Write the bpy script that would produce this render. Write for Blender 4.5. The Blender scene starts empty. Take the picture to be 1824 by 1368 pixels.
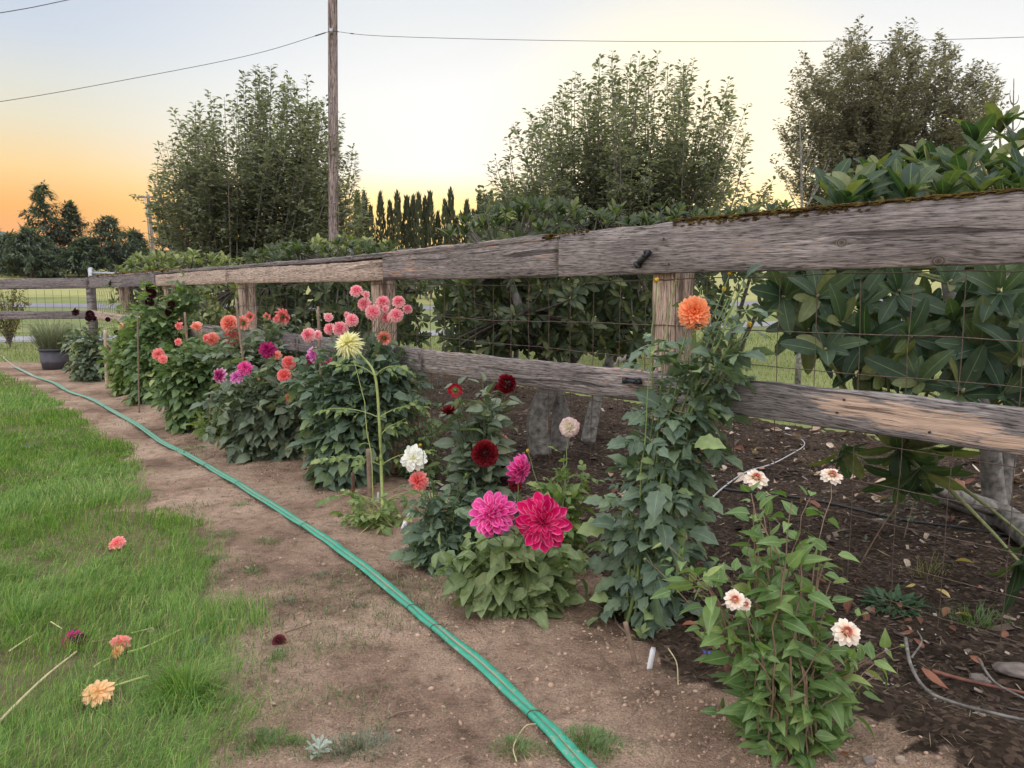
import bpy, math, random
import numpy as np
from mathutils import Vector, Matrix
random.seed(7); RNG = np.random.default_rng(7)
S = bpy.context.scene
COL = S.collection
H = 1.35                      # eye height of the photographer
FP = 1370.0                   # focal length in photograph pixels (1824 wide)
TANP = 163.0 / FP             # downward pitch
PITCH = math.atan(TANP)
# ------------------------------------------------------------------ camera
cd = bpy.data.cameras.new('camera'); cam = bpy.data.objects.new('camera', cd); COL.objects.link(cam)
cd.sensor_width = 36.0; cd.lens = FP / 1824 * 36; cd.clip_start = 0.05; cd.clip_end = 9000
cam.location = (0, 0, H); cam.rotation_euler = (math.pi / 2 - PITCH, 0, 0)
S.camera = cam
# ------------------------------------------------------------------ sky and sun
SUN_AZ = math.radians(12.0)   # to the right of straight ahead
SUN_EL = math.radians(1.5)
W = bpy.data.worlds.new('World'); S.world = W; W.use_nodes = True
nt = W.node_tree; nt.nodes.clear()


def nd(nt, typ, ins=None, **props):
    n = nt.nodes.new(typ)
    for k, v in props.items():
        setattr(n, k, v)
    for k, v in (ins or {}).items():
        s = n.inputs[k]
        if hasattr(v, 'is_output'):
            nt.links.new(v, s)
        else:
            s.default_value = v
    return n


def mth(nt, op, a, b=0.0, c=None, clamp=False):
    n = nt.nodes.new('ShaderNodeMath'); n.operation = op; n.use_clamp = clamp
    for i, v in enumerate((a, b) if c is None else (a, b, c)):
        if hasattr(v, 'is_output'):
            nt.links.new(v, n.inputs[i])
        else:
            n.inputs[i].default_value = v
    return n.outputs[0]


def mixc(nt, fac, a, b, blend='MIX'):
    n = nt.nodes.new('ShaderNodeMix'); n.data_type = 'RGBA'; n.blend_type = blend
    for s, v in ((n.inputs[0], fac), (n.inputs[6], a), (n.inputs[7], b)):
        if hasattr(v, 'is_output'):
            nt.links.new(v, s)
        else:
            s.default_value = v if not isinstance(v, tuple) or len(v) == 4 else (*v, 1)
    return n.outputs[2]


def ramp(nt, fac, stops, interp='LINEAR'):
    n = nt.nodes.new('ShaderNodeValToRGB'); cr = n.color_ramp; cr.interpolation = interp
    while len(cr.elements) < len(stops):
        cr.elements.new(0.5)
    for e, (p, c) in zip(cr.elements, stops):
        e.position = p; e.color = (*c, 1) if len(c) == 3 else c
    if hasattr(fac, 'is_output'):
        nt.links.new(fac, n.inputs[0])
    return n.outputs[0]


def srgb(r, g, b):
    return tuple(((v / 255 + 0.055) / 1.055) ** 2.4 if v > 10 else v / 255 / 12.92 for v in (r, g, b))


tc = nd(nt, 'ShaderNodeTexCoord')
sep = nd(nt, 'ShaderNodeSeparateXYZ', {0: tc.outputs['Generated']})
el = sep.outputs['Z']
flat = nd(nt, 'ShaderNodeVectorMath', {0: tc.outputs['Generated'], 1: (1, 1, 0)}, operation='MULTIPLY')
flatn = nd(nt, 'ShaderNodeVectorMath', {0: flat.outputs[0]}, operation='NORMALIZE')
dt = nd(nt, 'ShaderNodeVectorMath', {0: flatn.outputs[0], 1: (math.sin(SUN_AZ), math.cos(SUN_AZ), 0)}, operation='DOT_PRODUCT')
ZEN = (1.9, 1.93, 2.0)  # unseen overhead sky, raised well above the visible sky to light the foreground
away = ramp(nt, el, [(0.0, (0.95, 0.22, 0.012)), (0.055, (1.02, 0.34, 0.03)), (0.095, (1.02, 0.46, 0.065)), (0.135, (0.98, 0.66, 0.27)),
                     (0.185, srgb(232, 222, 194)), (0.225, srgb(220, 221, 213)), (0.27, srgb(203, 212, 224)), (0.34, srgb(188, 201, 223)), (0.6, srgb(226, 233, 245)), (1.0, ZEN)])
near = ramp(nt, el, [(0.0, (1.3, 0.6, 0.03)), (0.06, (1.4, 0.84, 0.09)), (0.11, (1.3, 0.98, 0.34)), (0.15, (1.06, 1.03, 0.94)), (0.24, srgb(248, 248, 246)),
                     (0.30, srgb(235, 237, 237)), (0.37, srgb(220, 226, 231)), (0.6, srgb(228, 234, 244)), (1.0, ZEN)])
g = nd(nt, 'ShaderNodeMapRange', {0: dt.outputs['Value'], 1: 0.72, 2: 0.97, 3: 0.0, 4: 1.0}, interpolation_type='SMOOTHSTEP').outputs[0]
col = mixc(nt, g, away, near)
# the bright place where the sun has just gone down
sd = nd(nt, 'ShaderNodeVectorMath', {0: tc.outputs['Generated'], 1: (math.sin(SUN_AZ) * math.cos(0.1), math.cos(SUN_AZ) * math.cos(0.1), math.sin(0.1))}, operation='DOT_PRODUCT')
glow = nd(nt, 'ShaderNodeMapRange', {0: sd.outputs['Value'], 1: 0.955, 2: 1.0, 3: 0.0, 4: 1.0}, interpolation_type='SMOOTHSTEP').outputs[0]
col = mixc(nt, mth(nt, 'MULTIPLY', glow, 0.55), col, (1.35, 1.12, 0.58, 1))
# the eastern half of the dome, behind the camera: pale dusk tint, brightened to fill surfaces facing the camera
back = nd(nt, 'ShaderNodeMapRange', {0: dt.outputs['Value'], 1: 0.55, 2: -0.35, 3: 0.0, 4: 1.0}, interpolation_type='SMOOTHSTEP').outputs[0]
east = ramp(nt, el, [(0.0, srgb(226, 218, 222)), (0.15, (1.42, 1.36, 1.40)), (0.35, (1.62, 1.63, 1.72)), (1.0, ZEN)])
col = mixc(nt, back, col, east)
sky = nd(nt, 'ShaderNodeTexSky', sky_type='NISHITA', sun_disc=False, sun_elevation=SUN_EL, sun_rotation=SUN_AZ)
bg0 = nd(nt, 'ShaderNodeBackground', {0: sky.outputs[0], 1: 0.012})
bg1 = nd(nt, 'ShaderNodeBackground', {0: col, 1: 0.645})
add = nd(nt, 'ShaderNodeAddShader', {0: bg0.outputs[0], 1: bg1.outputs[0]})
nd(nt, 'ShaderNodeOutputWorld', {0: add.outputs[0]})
sl = bpy.data.lights.new('sun', 'SUN'); sl.energy = 0.6; sl.angle = math.radians(2.0); sl.color = (1.0, 0.72, 0.42)
so = bpy.data.objects.new('sun', sl); COL.objects.link(so)
so.rotation_euler = Vector((math.sin(SUN_AZ) * math.cos(SUN_EL), math.cos(SUN_AZ) * math.cos(SUN_EL), math.sin(SUN_EL))).to_track_quat('Z', 'Y').to_euler()
S.view_settings.view_transform = 'Standard'; S.view_settings.look = 'None'
S.view_settings.exposure = 0.72; S.view_settings.gamma = 1.0; S.view_settings.use_curve_mapping = False
S.render.engine = 'CYCLES'
S.cycles.use_denoising = True
S.cycles.max_bounces = 8; S.cycles.diffuse_bounces = 4; S.cycles.glossy_bounces = 2; S.cycles.transmission_bounces = 4; S.cycles.transparent_max_bounces = 4

# ------------------------------------------------------------------ geometry helpers
CP, SP = math.cos(PITCH), math.sin(PITCH)


def ray(px, py):
    a, b = (px - 912) / FP, (684 - py) / FP
    return np.array([a, CP + b * SP, -SP + b * CP])


def P(px, py, Y):
    """the point at forward distance Y that is seen at this place of the photograph"""
    d = ray(px, py)
    return np.array([0, 0, H]) + d * (Y / d[1])


def PX(p):
    y, z = p[1], p[2] - H
    dep = y * CP - z * SP; up = y * SP + z * CP
    return 912 + FP * p[0] / dep, 684 - FP * up / dep


def sc(Y):
    return Y / FP             # metres per photograph pixel at forward distance Y


_T = RNG.random((256, 256)).astype(np.float64)


def vnoise(x, y):
    xi = np.floor(x).astype(int); yi = np.floor(y).astype(int)
    fx = x - xi; fy = y - yi
    fx = fx * fx * (3 - 2 * fx); fy = fy * fy * (3 - 2 * fy)
    a = _T[xi & 255, yi & 255]; b = _T[(xi + 1) & 255, yi & 255]; c = _T[xi & 255, (yi + 1) & 255]; d = _T[(xi + 1) & 255, (yi + 1) & 255]
    return (a * (1 - fx) + b * fx) * (1 - fy) + (c * (1 - fx) + d * fx) * fy - 0.5


def fbm(x, y, f, o=4):
    s = 0; a = 1.0
    for i in range(o):
        s = s + a * vnoise(x * f + 17.3 * i, y * f - 9.1 * i); f *= 2.03; a *= 0.5
    return s


# fence line: F(u, n, z): u metres along it from the near post, n towards the camera
P0 = np.array([0.70, 3.52]); FD = np.array([-0.617, 0.787]); FN = np.array([-0.787, -0.617])


def F(u, n=0.0, z=0.0):
    q = P0 + FD * u + FN * n
    return np.array([q[0], q[1], z])


def UN(x, y):
    dx, dy = x - P0[0], y - P0[1]
    return dx * FD[0] + dy * FD[1], dx * FN[0] + dy * FN[1]


def U(px, z=1.5, n=0.0):
    lo, hi = -3.4, 40.0
    for _ in range(60):
        m = (lo + hi) / 2
        if PX(F(m, n, z))[0] > px:
            lo = m
        else:
            hi = m
    return lo


def ground_z(x, y):
    x = np.asarray(x, float); y = np.asarray(y, float)
    d = np.sqrt(x * x + y * y)
    z = np.where(d > 25, 0.0006 * np.clip(d - 25, 0, 75) ** 2, 0.0) + np.clip(d - 100, 0, 30) * 0.05
    u, n = UN(x, y)
    close = np.clip((16 - y) / 6, 0, 1) * np.clip((12 - np.abs(x)) / 3, 0, 1)
    bed = np.exp(-((n - 0.35) / 0.32) ** 2)
    z = z + close * (bed * (0.035 + 0.05 * fbm(x, y, 2.4, 3)) + 0.035 * fbm(x, y, 1.1, 3) + 0.03 * fbm(x + 5, y, 5.0, 3))
    fine = np.clip((5.5 - y) / 2.5, 0, 1) * np.clip((6 - np.abs(x)) / 2, 0, 1)
    z = z + fine * 0.016 * np.clip(fbm(x, y + 3, 20.0, 3), -0.3, 1.0) * (0.55 + 0.9 * bed)
    return z


def G(px, py):
    d = ray(px, py)
    k = H / -d[2]
    x, y = d[0] * k, d[1] * k
    for _ in range(4):
        k = (H - float(ground_z(x, y))) / -d[2]; x, y = d[0] * k, d[1] * k
    return np.array([x, y, float(ground_z(x, y))])


def gz(x, y):
    return float(ground_z(x, y))


# ------------------------------------------------------------------ mesh helpers
def mesh(name, V, T, mats=(), attrs=None, smooth=True, midx=None):
    V = np.asarray(V, np.float32); T = np.asarray(T, np.int32)
    me = bpy.data.meshes.new(name)
    me.vertices.add(len(V)); me.vertices.foreach_set('co', V.ravel())
    n, k = T.shape
    me.loops.add(n * k); me.loops.foreach_set('vertex_index', T.ravel())
    me.polygons.add(n)
    me.polygons.foreach_set('loop_start', np.arange(0, n * k, k, dtype=np.int32))
    me.polygons.foreach_set('loop_total', np.full(n, k, np.int32))
    if smooth:
        me.polygons.foreach_set('use_smooth', np.ones(n, bool))
    for m in mats if isinstance(mats, (list, tuple)) else (mats,):
        me.materials.append(m)
    if midx is not None:
        me.polygons.foreach_set('material_index', np.asarray(midx, np.int32))
    for k2, v in (attrs or {}).items():
        a = me.attributes.new(k2, 'FLOAT', 'POINT'); a.data.foreach_set('value', np.asarray(v, np.float32))
    me.update(); me.validate()
    return me


class Geo:
    """collects triangles"""
    def __init__(s):
        s.V = []; s.T = []; s.A = []; s.n = 0

    def add(s, V, T, a=None):
        V = np.asarray(V, float).reshape(-1, 3); T = np.asarray(T, int).reshape(-1, 3)
        s.V.append(V); s.T.append(T + s.n); s.A.append(np.zeros(len(V)) if a is None else np.broadcast_to(np.asarray(a, float), (len(V),))); s.n += len(V)

    def many(s, V, T, M, a=None):
        M = np.asarray(M, float)
        if len(M) == 0:
            return
        K, N = len(M), len(V)
        out = np.einsum('kij,nj->kni', M[:, :3, :3], V) + M[:, None, :3, 3]
        s.V.append(out.reshape(-1, 3)); s.T.append((T[None] + (np.arange(K) * N)[:, None, None]).reshape(-1, 3) + s.n)
        s.A.append(np.zeros(K * N) if a is None else np.tile(a, K)); s.n += K * N

    def tube(s, pts, r, k=5, cap=True, a=0.0):
        V, T = tube(pts, r, k, cap); s.add(V, T, a)

    def box(s, c, sx, sy, sz, R=None):
        V = np.array([[x, y, z] for x in (-.5, .5) for y in (-.5, .5) for z in (-.5, .5)]) * (sx, sy, sz)
        if R is not None:
            V = V @ np.asarray(R).T
        T = [(0, 1, 3), (0, 3, 2), (4, 6, 7), (4, 7, 5), (0, 4, 5), (0, 5, 1), (2, 3, 7), (2, 7, 6), (0, 2, 6), (0, 6, 4), (1, 5, 7), (1, 7, 3)]
        s.add(V + np.asarray(c), T)

    def get(s):
        return np.concatenate(s.V), np.concatenate(s.T), np.concatenate(s.A)

    def mesh(s, name, mats, smooth=True):
        V, T, A = s.get()
        return mesh(name, V, T, mats, {'rib': A}, smooth)


def nrm(v):
    v = np.asarray(v, float); return v / (np.linalg.norm(v) + 1e-9)


def tube(pts, r, k=5, cap=True):
    p = np.asarray(pts, float); n = len(p)
    r = np.full(n, r, float) if np.isscalar(r) else np.asarray(r, float)
    if len(r) != n:
        r = np.interp(np.linspace(0, 1, n), np.linspace(0, 1, len(r)), r)
    t = np.gradient(p, axis=0); t /= np.linalg.norm(t, axis=1)[:, None] + 1e-9
    ref = np.array([0.0, 0, 1]) if abs(t[:, 2]).mean() < 0.8 else np.array([1.0, 0, 0])
    a = np.cross(t, ref); a /= np.linalg.norm(a, axis=1)[:, None] + 1e-9
    b = np.cross(t, a)
    th = np.arange(k) * 2 * math.pi / k
    V = (p[:, None] + r[:, None, None] * (np.cos(th)[None, :, None] * a[:, None] + np.sin(th)[None, :, None] * b[:, None])).reshape(-1, 3)
    T = []
    for i in range(n - 1):
        for j in range(k):
            q, w = i * k + j, i * k + (j + 1) % k
            T += [(q, w, w + k), (q, w + k, q + k)]
    if cap:
        V = np.vstack([V, p[:1], p[-1:]]); c0, c1 = n * k, n * k + 1
        for j in range(k):
            T += [(c0, (j + 1) % k, j), (c1, (n - 1) * k + j, (n - 1) * k + (j + 1) % k)]
    return V, np.array(T)


def bez(p0, p1, p2, n=8):
    t = np.linspace(0, 1, n)[:, None]
    return (1 - t) ** 2 * np.asarray(p0) + 2 * t * (1 - t) * np.asarray(p1) + t * t * np.asarray(p2)


def spline(pts, per=6):
    p = np.asarray(pts, float)
    if len(p) < 3:
        return np.array([p[0] + (p[-1] - p[0]) * t for t in np.linspace(0, 1, per)])
    q = np.vstack([2 * p[0] - p[1], p, 2 * p[-1] - p[-2]]); out = []
    for i in range(1, len(q) - 2):
        for t in np.linspace(0, 1, per, endpoint=False):
            a, b, c, d = q[i - 1:i + 3]
            out.append(0.5 * (2 * b + (c - a) * t + (2 * a - 5 * b + 4 * c - d) * t ** 2 + (3 * b - 3 * c + d - a) * t ** 3))
    out.append(p[-1])
    return np.array(out)


def frame(d, up):
    """rotation whose y axis is d and whose z axis leans to up"""
    y = nrm(d); x = np.cross(y, up)
    if np.linalg.norm(x) < 1e-4:
        x = np.cross(y, (1, 0, 0.1))
    x = nrm(x); z = np.cross(x, y)
    return np.column_stack([x, y, z])


def mat4(R, t, s=1.0):
    M = np.eye(4); M[:3, :3] = np.asarray(R) * s; M[:3, 3] = t
    return M


# ------------------------------------------------------------------ objects
def tag(o, label=None, cat=None, group=None, kind=None):
    if label: o['label'] = label
    if cat: o['category'] = cat
    if group: o['group'] = group
    if kind: o['kind'] = kind
    return o


def thing(name, loc, label, cat, group=None):
    o = bpy.data.objects.new(name, None); COL.objects.link(o); o.location = [float(v) for v in loc]; o.empty_display_size = 0.1
    return tag(o, label, cat, group)


_WL = {}


def wloc(o):
    """world translation of a thing or part whose frames are all translations unless given"""
    return _WL.get(o.name, np.array(o.location))


def part(name, me, par=None, M=None, kind=None, label=None):
    """a mesh given in world coordinates (or with the world matrix M) under its thing"""
    o = bpy.data.objects.new(name, me); COL.objects.link(o)
    M = np.eye(4) if M is None else np.asarray(M, float)
    if par is not None:
        o.parent = par
        W0 = _WM.get(par.name)
        if W0 is None:
            L = np.eye(4); L[:3, 3] = -np.array(par.location); M2 = L @ M
        else:
            M2 = np.linalg.inv(W0) @ M
    else:
        M2 = M
    o.matrix_basis = Matrix(M2.tolist())
    _WM[o.name] = M
    if kind: o['kind'] = kind
    if label: o['label'] = label
    return o


_WM = {}


def solo(name, me, label, cat, group=None, M=None, kind=None):
    """a thing that is one mesh: its origin is moved to its own base"""
    if M is None:
        co = np.empty(len(me.vertices) * 3, np.float32); me.vertices.foreach_get('co', co); co = co.reshape(-1, 3)
        c = np.array([(co[:, 0].min() + co[:, 0].max()) / 2, (co[:, 1].min() + co[:, 1].max()) / 2, co[:, 2].min()])
        me.vertices.foreach_set('co', (co - c).astype(np.float32).ravel()); me.update()
        M = mat4(np.eye(3), c)
    return tag(part(name, me, None, M), label, cat, group, kind)


# ------------------------------------------------------------------ materials
def newmat(name):
    m = bpy.data.materials.new(name); m.use_nodes = True
    t = m.node_tree; t.nodes.clear()
    b = nd(t, 'ShaderNodeBsdfPrincipled'); o = nd(t, 'ShaderNodeOutputMaterial', {0: b.outputs[0]})
    return m, t, b, o


def plain(name, c, rough=0.6, metal=0.0, noise=0.15, nscale=30.0, bump=0.0, spec=0.4):
    m, t, b, o = newmat(name)
    co = nd(t, 'ShaderNodeTexCoord').outputs['Object']
    n = nd(t, 'ShaderNodeTexNoise', {'Vector': co, 'Scale': nscale, 'Detail': 4.0})
    c1 = tuple(v * (1 - noise) for v in c); c2 = tuple(min(1, v * (1 + noise)) for v in c)
    t.links.new(ramp(t, n.outputs[0], [(0.3, c1), (0.7, c2)]), b.inputs['Base Color'])
    b.inputs['Roughness'].default_value = rough; b.inputs['Metallic'].default_value = metal; b.inputs['Specular IOR Level'].default_value = spec
    if bump:
        bp = nd(t, 'ShaderNodeBump', {'Strength': bump, 'Distance': 0.01, 'Height': n.outputs[0]}); t.links.new(bp.outputs[0], b.inputs['Normal'])
    return m


def rnd(t):
    """a random number per object or, in a joined mesh, per loose piece"""
    a = nd(t, 'ShaderNodeObjectInfo').outputs['Random']; g = nd(t, 'ShaderNodeNewGeometry').outputs['Random Per Island']
    return mth(t, 'FRACT', mth(t, 'ADD', mth(t, 'MULTIPLY', a, 7.31), mth(t, 'MULTIPLY', g, 5.17)))


def leafmat(name, stops, rib=None, trans=0.25, rough=0.5, ribw=0.93, tcol=None, vein=0.0, spec=0.35):
    m, t, b, o = newmat(name)
    r = rnd(t)
    c = ramp(t, r, stops)
    co = nd(t, 'ShaderNodeTexCoord').outputs['Object']
    n = nd(t, 'ShaderNodeTexNoise', {'Vector': co, 'Scale': 28.0, 'Detail': 3.0})
    c = mixc(t, 0.45, c, ramp(t, n.outputs[0], [(0.3, (0.45, 0.45, 0.45)), (0.7, (1.45, 1.45, 1.3))]), 'MULTIPLY')
    if rib:
        a = nd(t, 'ShaderNodeAttribute', attribute_name='rib').outputs['Fac']
        f = nd(t, 'ShaderNodeMapRange', {0: a, 1: ribw, 2: 1.0, 3: 0.0, 4: 0.8}).outputs[0]
        c = mixc(t, f, c, (*rib, 1))
    t.links.new(c, b.inputs['Base Color'])
    b.inputs['Roughness'].default_value = rough; b.inputs['Specular IOR Level'].default_value = spec
    if trans:
        tr = nd(t, 'ShaderNodeBsdfTranslucent', {0: mixc(t, 1.0, c, (*(tcol or (1.5, 1.7, 0.7)), 1), 'MULTIPLY')})
        mx = nd(t, 'ShaderNodeMixShader', {0: trans, 1: b.outputs[0], 2: tr.outputs[0]}); t.links.new(mx.outputs[0], o.inputs[0])
    return m


def petalmat(name, inner, mid, tip, edge=None, trans=0.2, rough=0.55):
    """colour runs from the petal's root to its tip; edge is the colour of its margin"""
    m, t, b, o = newmat(name)
    a = nd(t, 'ShaderNodeAttribute', attribute_name='tip').outputs['Fac']
    c = ramp(t, a, [(0.0, inner), (0.45, mid), (1.0, tip)])
    if edge:
        e = nd(t, 'ShaderNodeAttribute', attribute_name='rib').outputs['Fac']
        f = nd(t, 'ShaderNodeMapRange', {0: e, 1: 0.30, 2: 0.0, 3: 0.0, 4: 0.85}).outputs[0]
        c = mixc(t, f, c, (*edge, 1))
    v = nd(t, 'ShaderNodeMapRange', {0: rnd(t), 1: 0.0, 2: 1.0, 3: 0.86, 4: 1.18}).outputs[0]
    vv = nd(t, 'ShaderNodeCombineColor', {0: v, 1: v, 2: v})
    c = mixc(t, 1.0, c, vv.outputs[0], 'MULTIPLY')
    t.links.new(c, b.inputs['Base Color']); b.inputs['Roughness'].default_value = rough; b.inputs['Specular IOR Level'].default_value = 0.25
    tr = nd(t, 'ShaderNodeBsdfTranslucent', {0: c})
    mx = nd(t, 'ShaderNodeMixShader', {0: trans, 1: b.outputs[0], 2: tr.outputs[0]}); t.links.new(mx.outputs[0], o.inputs[0])
    return m


def woodmat(name, dark, light, tan=None, tanamt=0.0, knots=(), bare=(), crack=0.6, axis=0, seed=0.0, gs=1.0, tilt=0.0):
    """grain runs along the object's x (axis 0) or z (axis 2); knots and bare patches sit at given places of the face"""
    m, t, b, o = newmat(name)
    co = nd(t, 'ShaderNodeTexCoord').outputs['Object']
    s = nd(t, 'ShaderNodeSeparateXYZ', {0: co})
    X, Z, Yd = (s.outputs[0], s.outputs[2], s.outputs[1]) if axis == 0 else (s.outputs[2], s.outputs[0], s.outputs[1])
    Z0 = Z
    kfs = []
    for (kx, kz, kr) in knots:
        dx = mth(t, 'DIVIDE', mth(t, 'SUBTRACT', X, kx), kr * 2.6); dz = mth(t, 'DIVIDE', mth(t, 'SUBTRACT', Z0, kz), kr)
        r2 = mth(t, 'ADD', mth(t, 'MULTIPLY', dx, dx), mth(t, 'MULTIPLY', dz, dz))
        fall = mth(t, 'POWER', 2.718, mth(t, 'MULTIPLY', r2, -0.6))
        Z = mth(t, 'SUBTRACT', Z, mth(t, 'MULTIPLY', mth(t, 'MULTIPLY', fall, dz), kr * 0.75))
        kx2 = mth(t, 'DIVIDE', mth(t, 'SUBTRACT', X, kx), kr)
        rr = mth(t, 'SQRT', mth(t, 'ADD', mth(t, 'MULTIPLY', kx2, mth(t, 'MULTIPLY', kx2, 0.6)), mth(t, 'MULTIPLY', dz, dz)))
        kfs.append(rr)
    wob = nd(t, 'ShaderNodeTexNoise', {'Vector': nd(t, 'ShaderNodeCombineXYZ', {0: mth(t, 'MULTIPLY', X, 1.3), 1: seed, 2: mth(t, 'MULTIPLY', Z, 5.0)}).outputs[0], 'Scale': 1.0, 'Detail': 2.0}).outputs[0]
    Zw = mth(t, 'ADD', mth(t, 'ADD', Z, mth(t, 'MULTIPLY', X, tilt)), mth(t, 'MULTIPLY', wob, 0.05))
    def streak(fx, fz, det=4.0, off=0.0):
        v = nd(t, 'ShaderNodeCombineXYZ', {0: mth(t, 'MULTIPLY', X, fx), 1: mth(t, 'ADD', mth(t, 'MULTIPLY', Yd, fz * 0.6), seed + off), 2: mth(t, 'MULTIPLY', Zw, fz)}).outputs[0]
        return nd(t, 'ShaderNodeTexNoise', {'Vector': v, 'Scale': 1.0, 'Detail': det, 'Roughness': 0.65}).outputs[0]
    g1 = streak(2.2 * gs, 55 * gs); g2 = streak(15.0 * gs, 175 * gs, 3.0, 5.0); g3 = streak(1.6 * gs, 34 * gs, 5.0, 11.0)
    c = ramp(t, g1, [(0.28, dark), (0.72, light)])
    c = mixc(t, 0.8, c, ramp(t, g2, [(0.36, (0.16, 0.15, 0.15)), (0.47, (0.95, 0.95, 0.95)), (0.64, (1.5, 1.5, 1.5))]), 'MULTIPLY')
    big = nd(t, 'ShaderNodeTexNoise', {'Vector': nd(t, 'ShaderNodeCombineXYZ', {0: mth(t, 'MULTIPLY', X, 1.5), 1: seed + 3.0, 2: mth(t, 'MULTIPLY', Z, 7.0)}).outputs[0], 'Scale': 1.0, 'Detail': 5.0}).outputs[0]
    if tan:
        f = None
        for (bx, bz, rx, rz) in bare:
            dx = mth(t, 'DIVIDE', mth(t, 'SUBTRACT', X, bx), rx); dz = mth(t, 'DIVIDE', mth(t, 'SUBTRACT', mth(t, 'ADD', Z0, mth(t, 'MULTIPLY', X, tilt)), bz + bx * tilt), rz)
            q = mth(t, 'SUBTRACT', 1.0, mth(t, 'SQRT', mth(t, 'ADD', mth(t, 'MULTIPLY', dx, dx), mth(t, 'MULTIPLY', dz, dz))))
            f = q if f is None else mth(t, 'MAXIMUM', f, q)
        base = mth(t, 'SUBTRACT', big, 1.0 - tanamt) if f is None else mth(t, 'MAXIMUM', f, mth(t, 'SUBTRACT', big, 1.0 - tanamt))
        st = mth(t, 'ADD', base, mth(t, 'MULTIPLY', mth(t, 'SUBTRACT', streak(5.0, 105, 4.0, 23.0), 0.5), 2.6))
        fm = nd(t, 'ShaderNodeMapRange', {0: st, 1: 0.12, 2: 0.24, 3: 0.0, 4: 0.95}).outputs[0]
        tg = ramp(t, g1, [(0.3, tuple(v * 0.78 for v in tan)), (0.7, tuple(min(1, v * 1.12) for v in tan))])
        c = mixc(t, fm, c, tg)
    g4 = streak(5.5 * gs, 110 * gs, 3.0, 31.0)
    lc = nd(t, 'ShaderNodeMapRange', {0: streak(0.55 * gs, 17 * gs, 2.0, 53.0), 1: 0.385, 2: 0.40, 3: crack, 4: 0.0}).outputs[0]
    g5 = streak(4.5 * gs, 140 * gs, 4.0, 41.0)
    c = mixc(t, 0.75, c, ramp(t, g5, [(0.36, (0.42, 0.40, 0.40)), (0.5, (1.0, 1.0, 1.0)), (0.66, (1.35, 1.33, 1.33))]), 'MULTIPLY')
    ck = mth(t, 'MAXIMUM', mth(t, 'MAXIMUM', lc, nd(t, 'ShaderNodeMapRange', {0: g3, 1: 0.35, 2: 0.385, 3: crack, 4: 0.0}).outputs[0]), nd(t, 'ShaderNodeMapRange', {0: g4, 1: 0.34, 2: 0.37, 3: crack * .8, 4: 0.0}).outputs[0])
    c = mixc(t, ck, c, (0.018, 0.016, 0.015, 1))
    # weather stains
    c = mixc(t, 0.5, c, ramp(t, big, [(0.3, (0.55, 0.52, 0.5)), (0.6, (1.15, 1.12, 1.1))]), 'MULTIPLY')
    for rr in kfs:
        ring = mth(t, 'SINE', mth(t, 'MULTIPLY', rr, 17.0))
        kc = ramp(t, mth(t, 'MULTIPLY_ADD', ring, 0.5, 0.5), [(0.0, (0.075, 0.06, 0.05)), (1.0, (0.2, 0.17, 0.145))])
        kf = nd(t, 'ShaderNodeMapRange', {0: rr, 1: 1.0, 2: 0.8, 3: 0.0, 4: 0.85}).outputs[0]
        c = mixc(t, kf, c, kc)
        core = nd(t, 'ShaderNodeMapRange', {0: rr, 1: 0.16, 2: 0.1, 3: 0.0, 4: 1.0}).outputs[0]
        c = mixc(t, core, c, (0.03, 0.025, 0.02, 1))
    t.links.new(c, b.inputs['Base Color']); b.inputs['Roughness'].default_value = 0.85; b.inputs['Specular IOR Level'].default_value = 0.2
    hgt = mth(t, 'SUBTRACT', mth(t, 'ADD', mth(t, 'MULTIPLY', g2, 0.6), mth(t, 'MULTIPLY', g5, 0.9)), mth(t, 'MULTIPLY', ck, 1.2))
    bp = nd(t, 'ShaderNodeBump', {'Strength': 0.8, 'Distance': 0.006, 'Height': hgt}); t.links.new(bp.outputs[0], b.inputs['Normal'])
    return m
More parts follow.
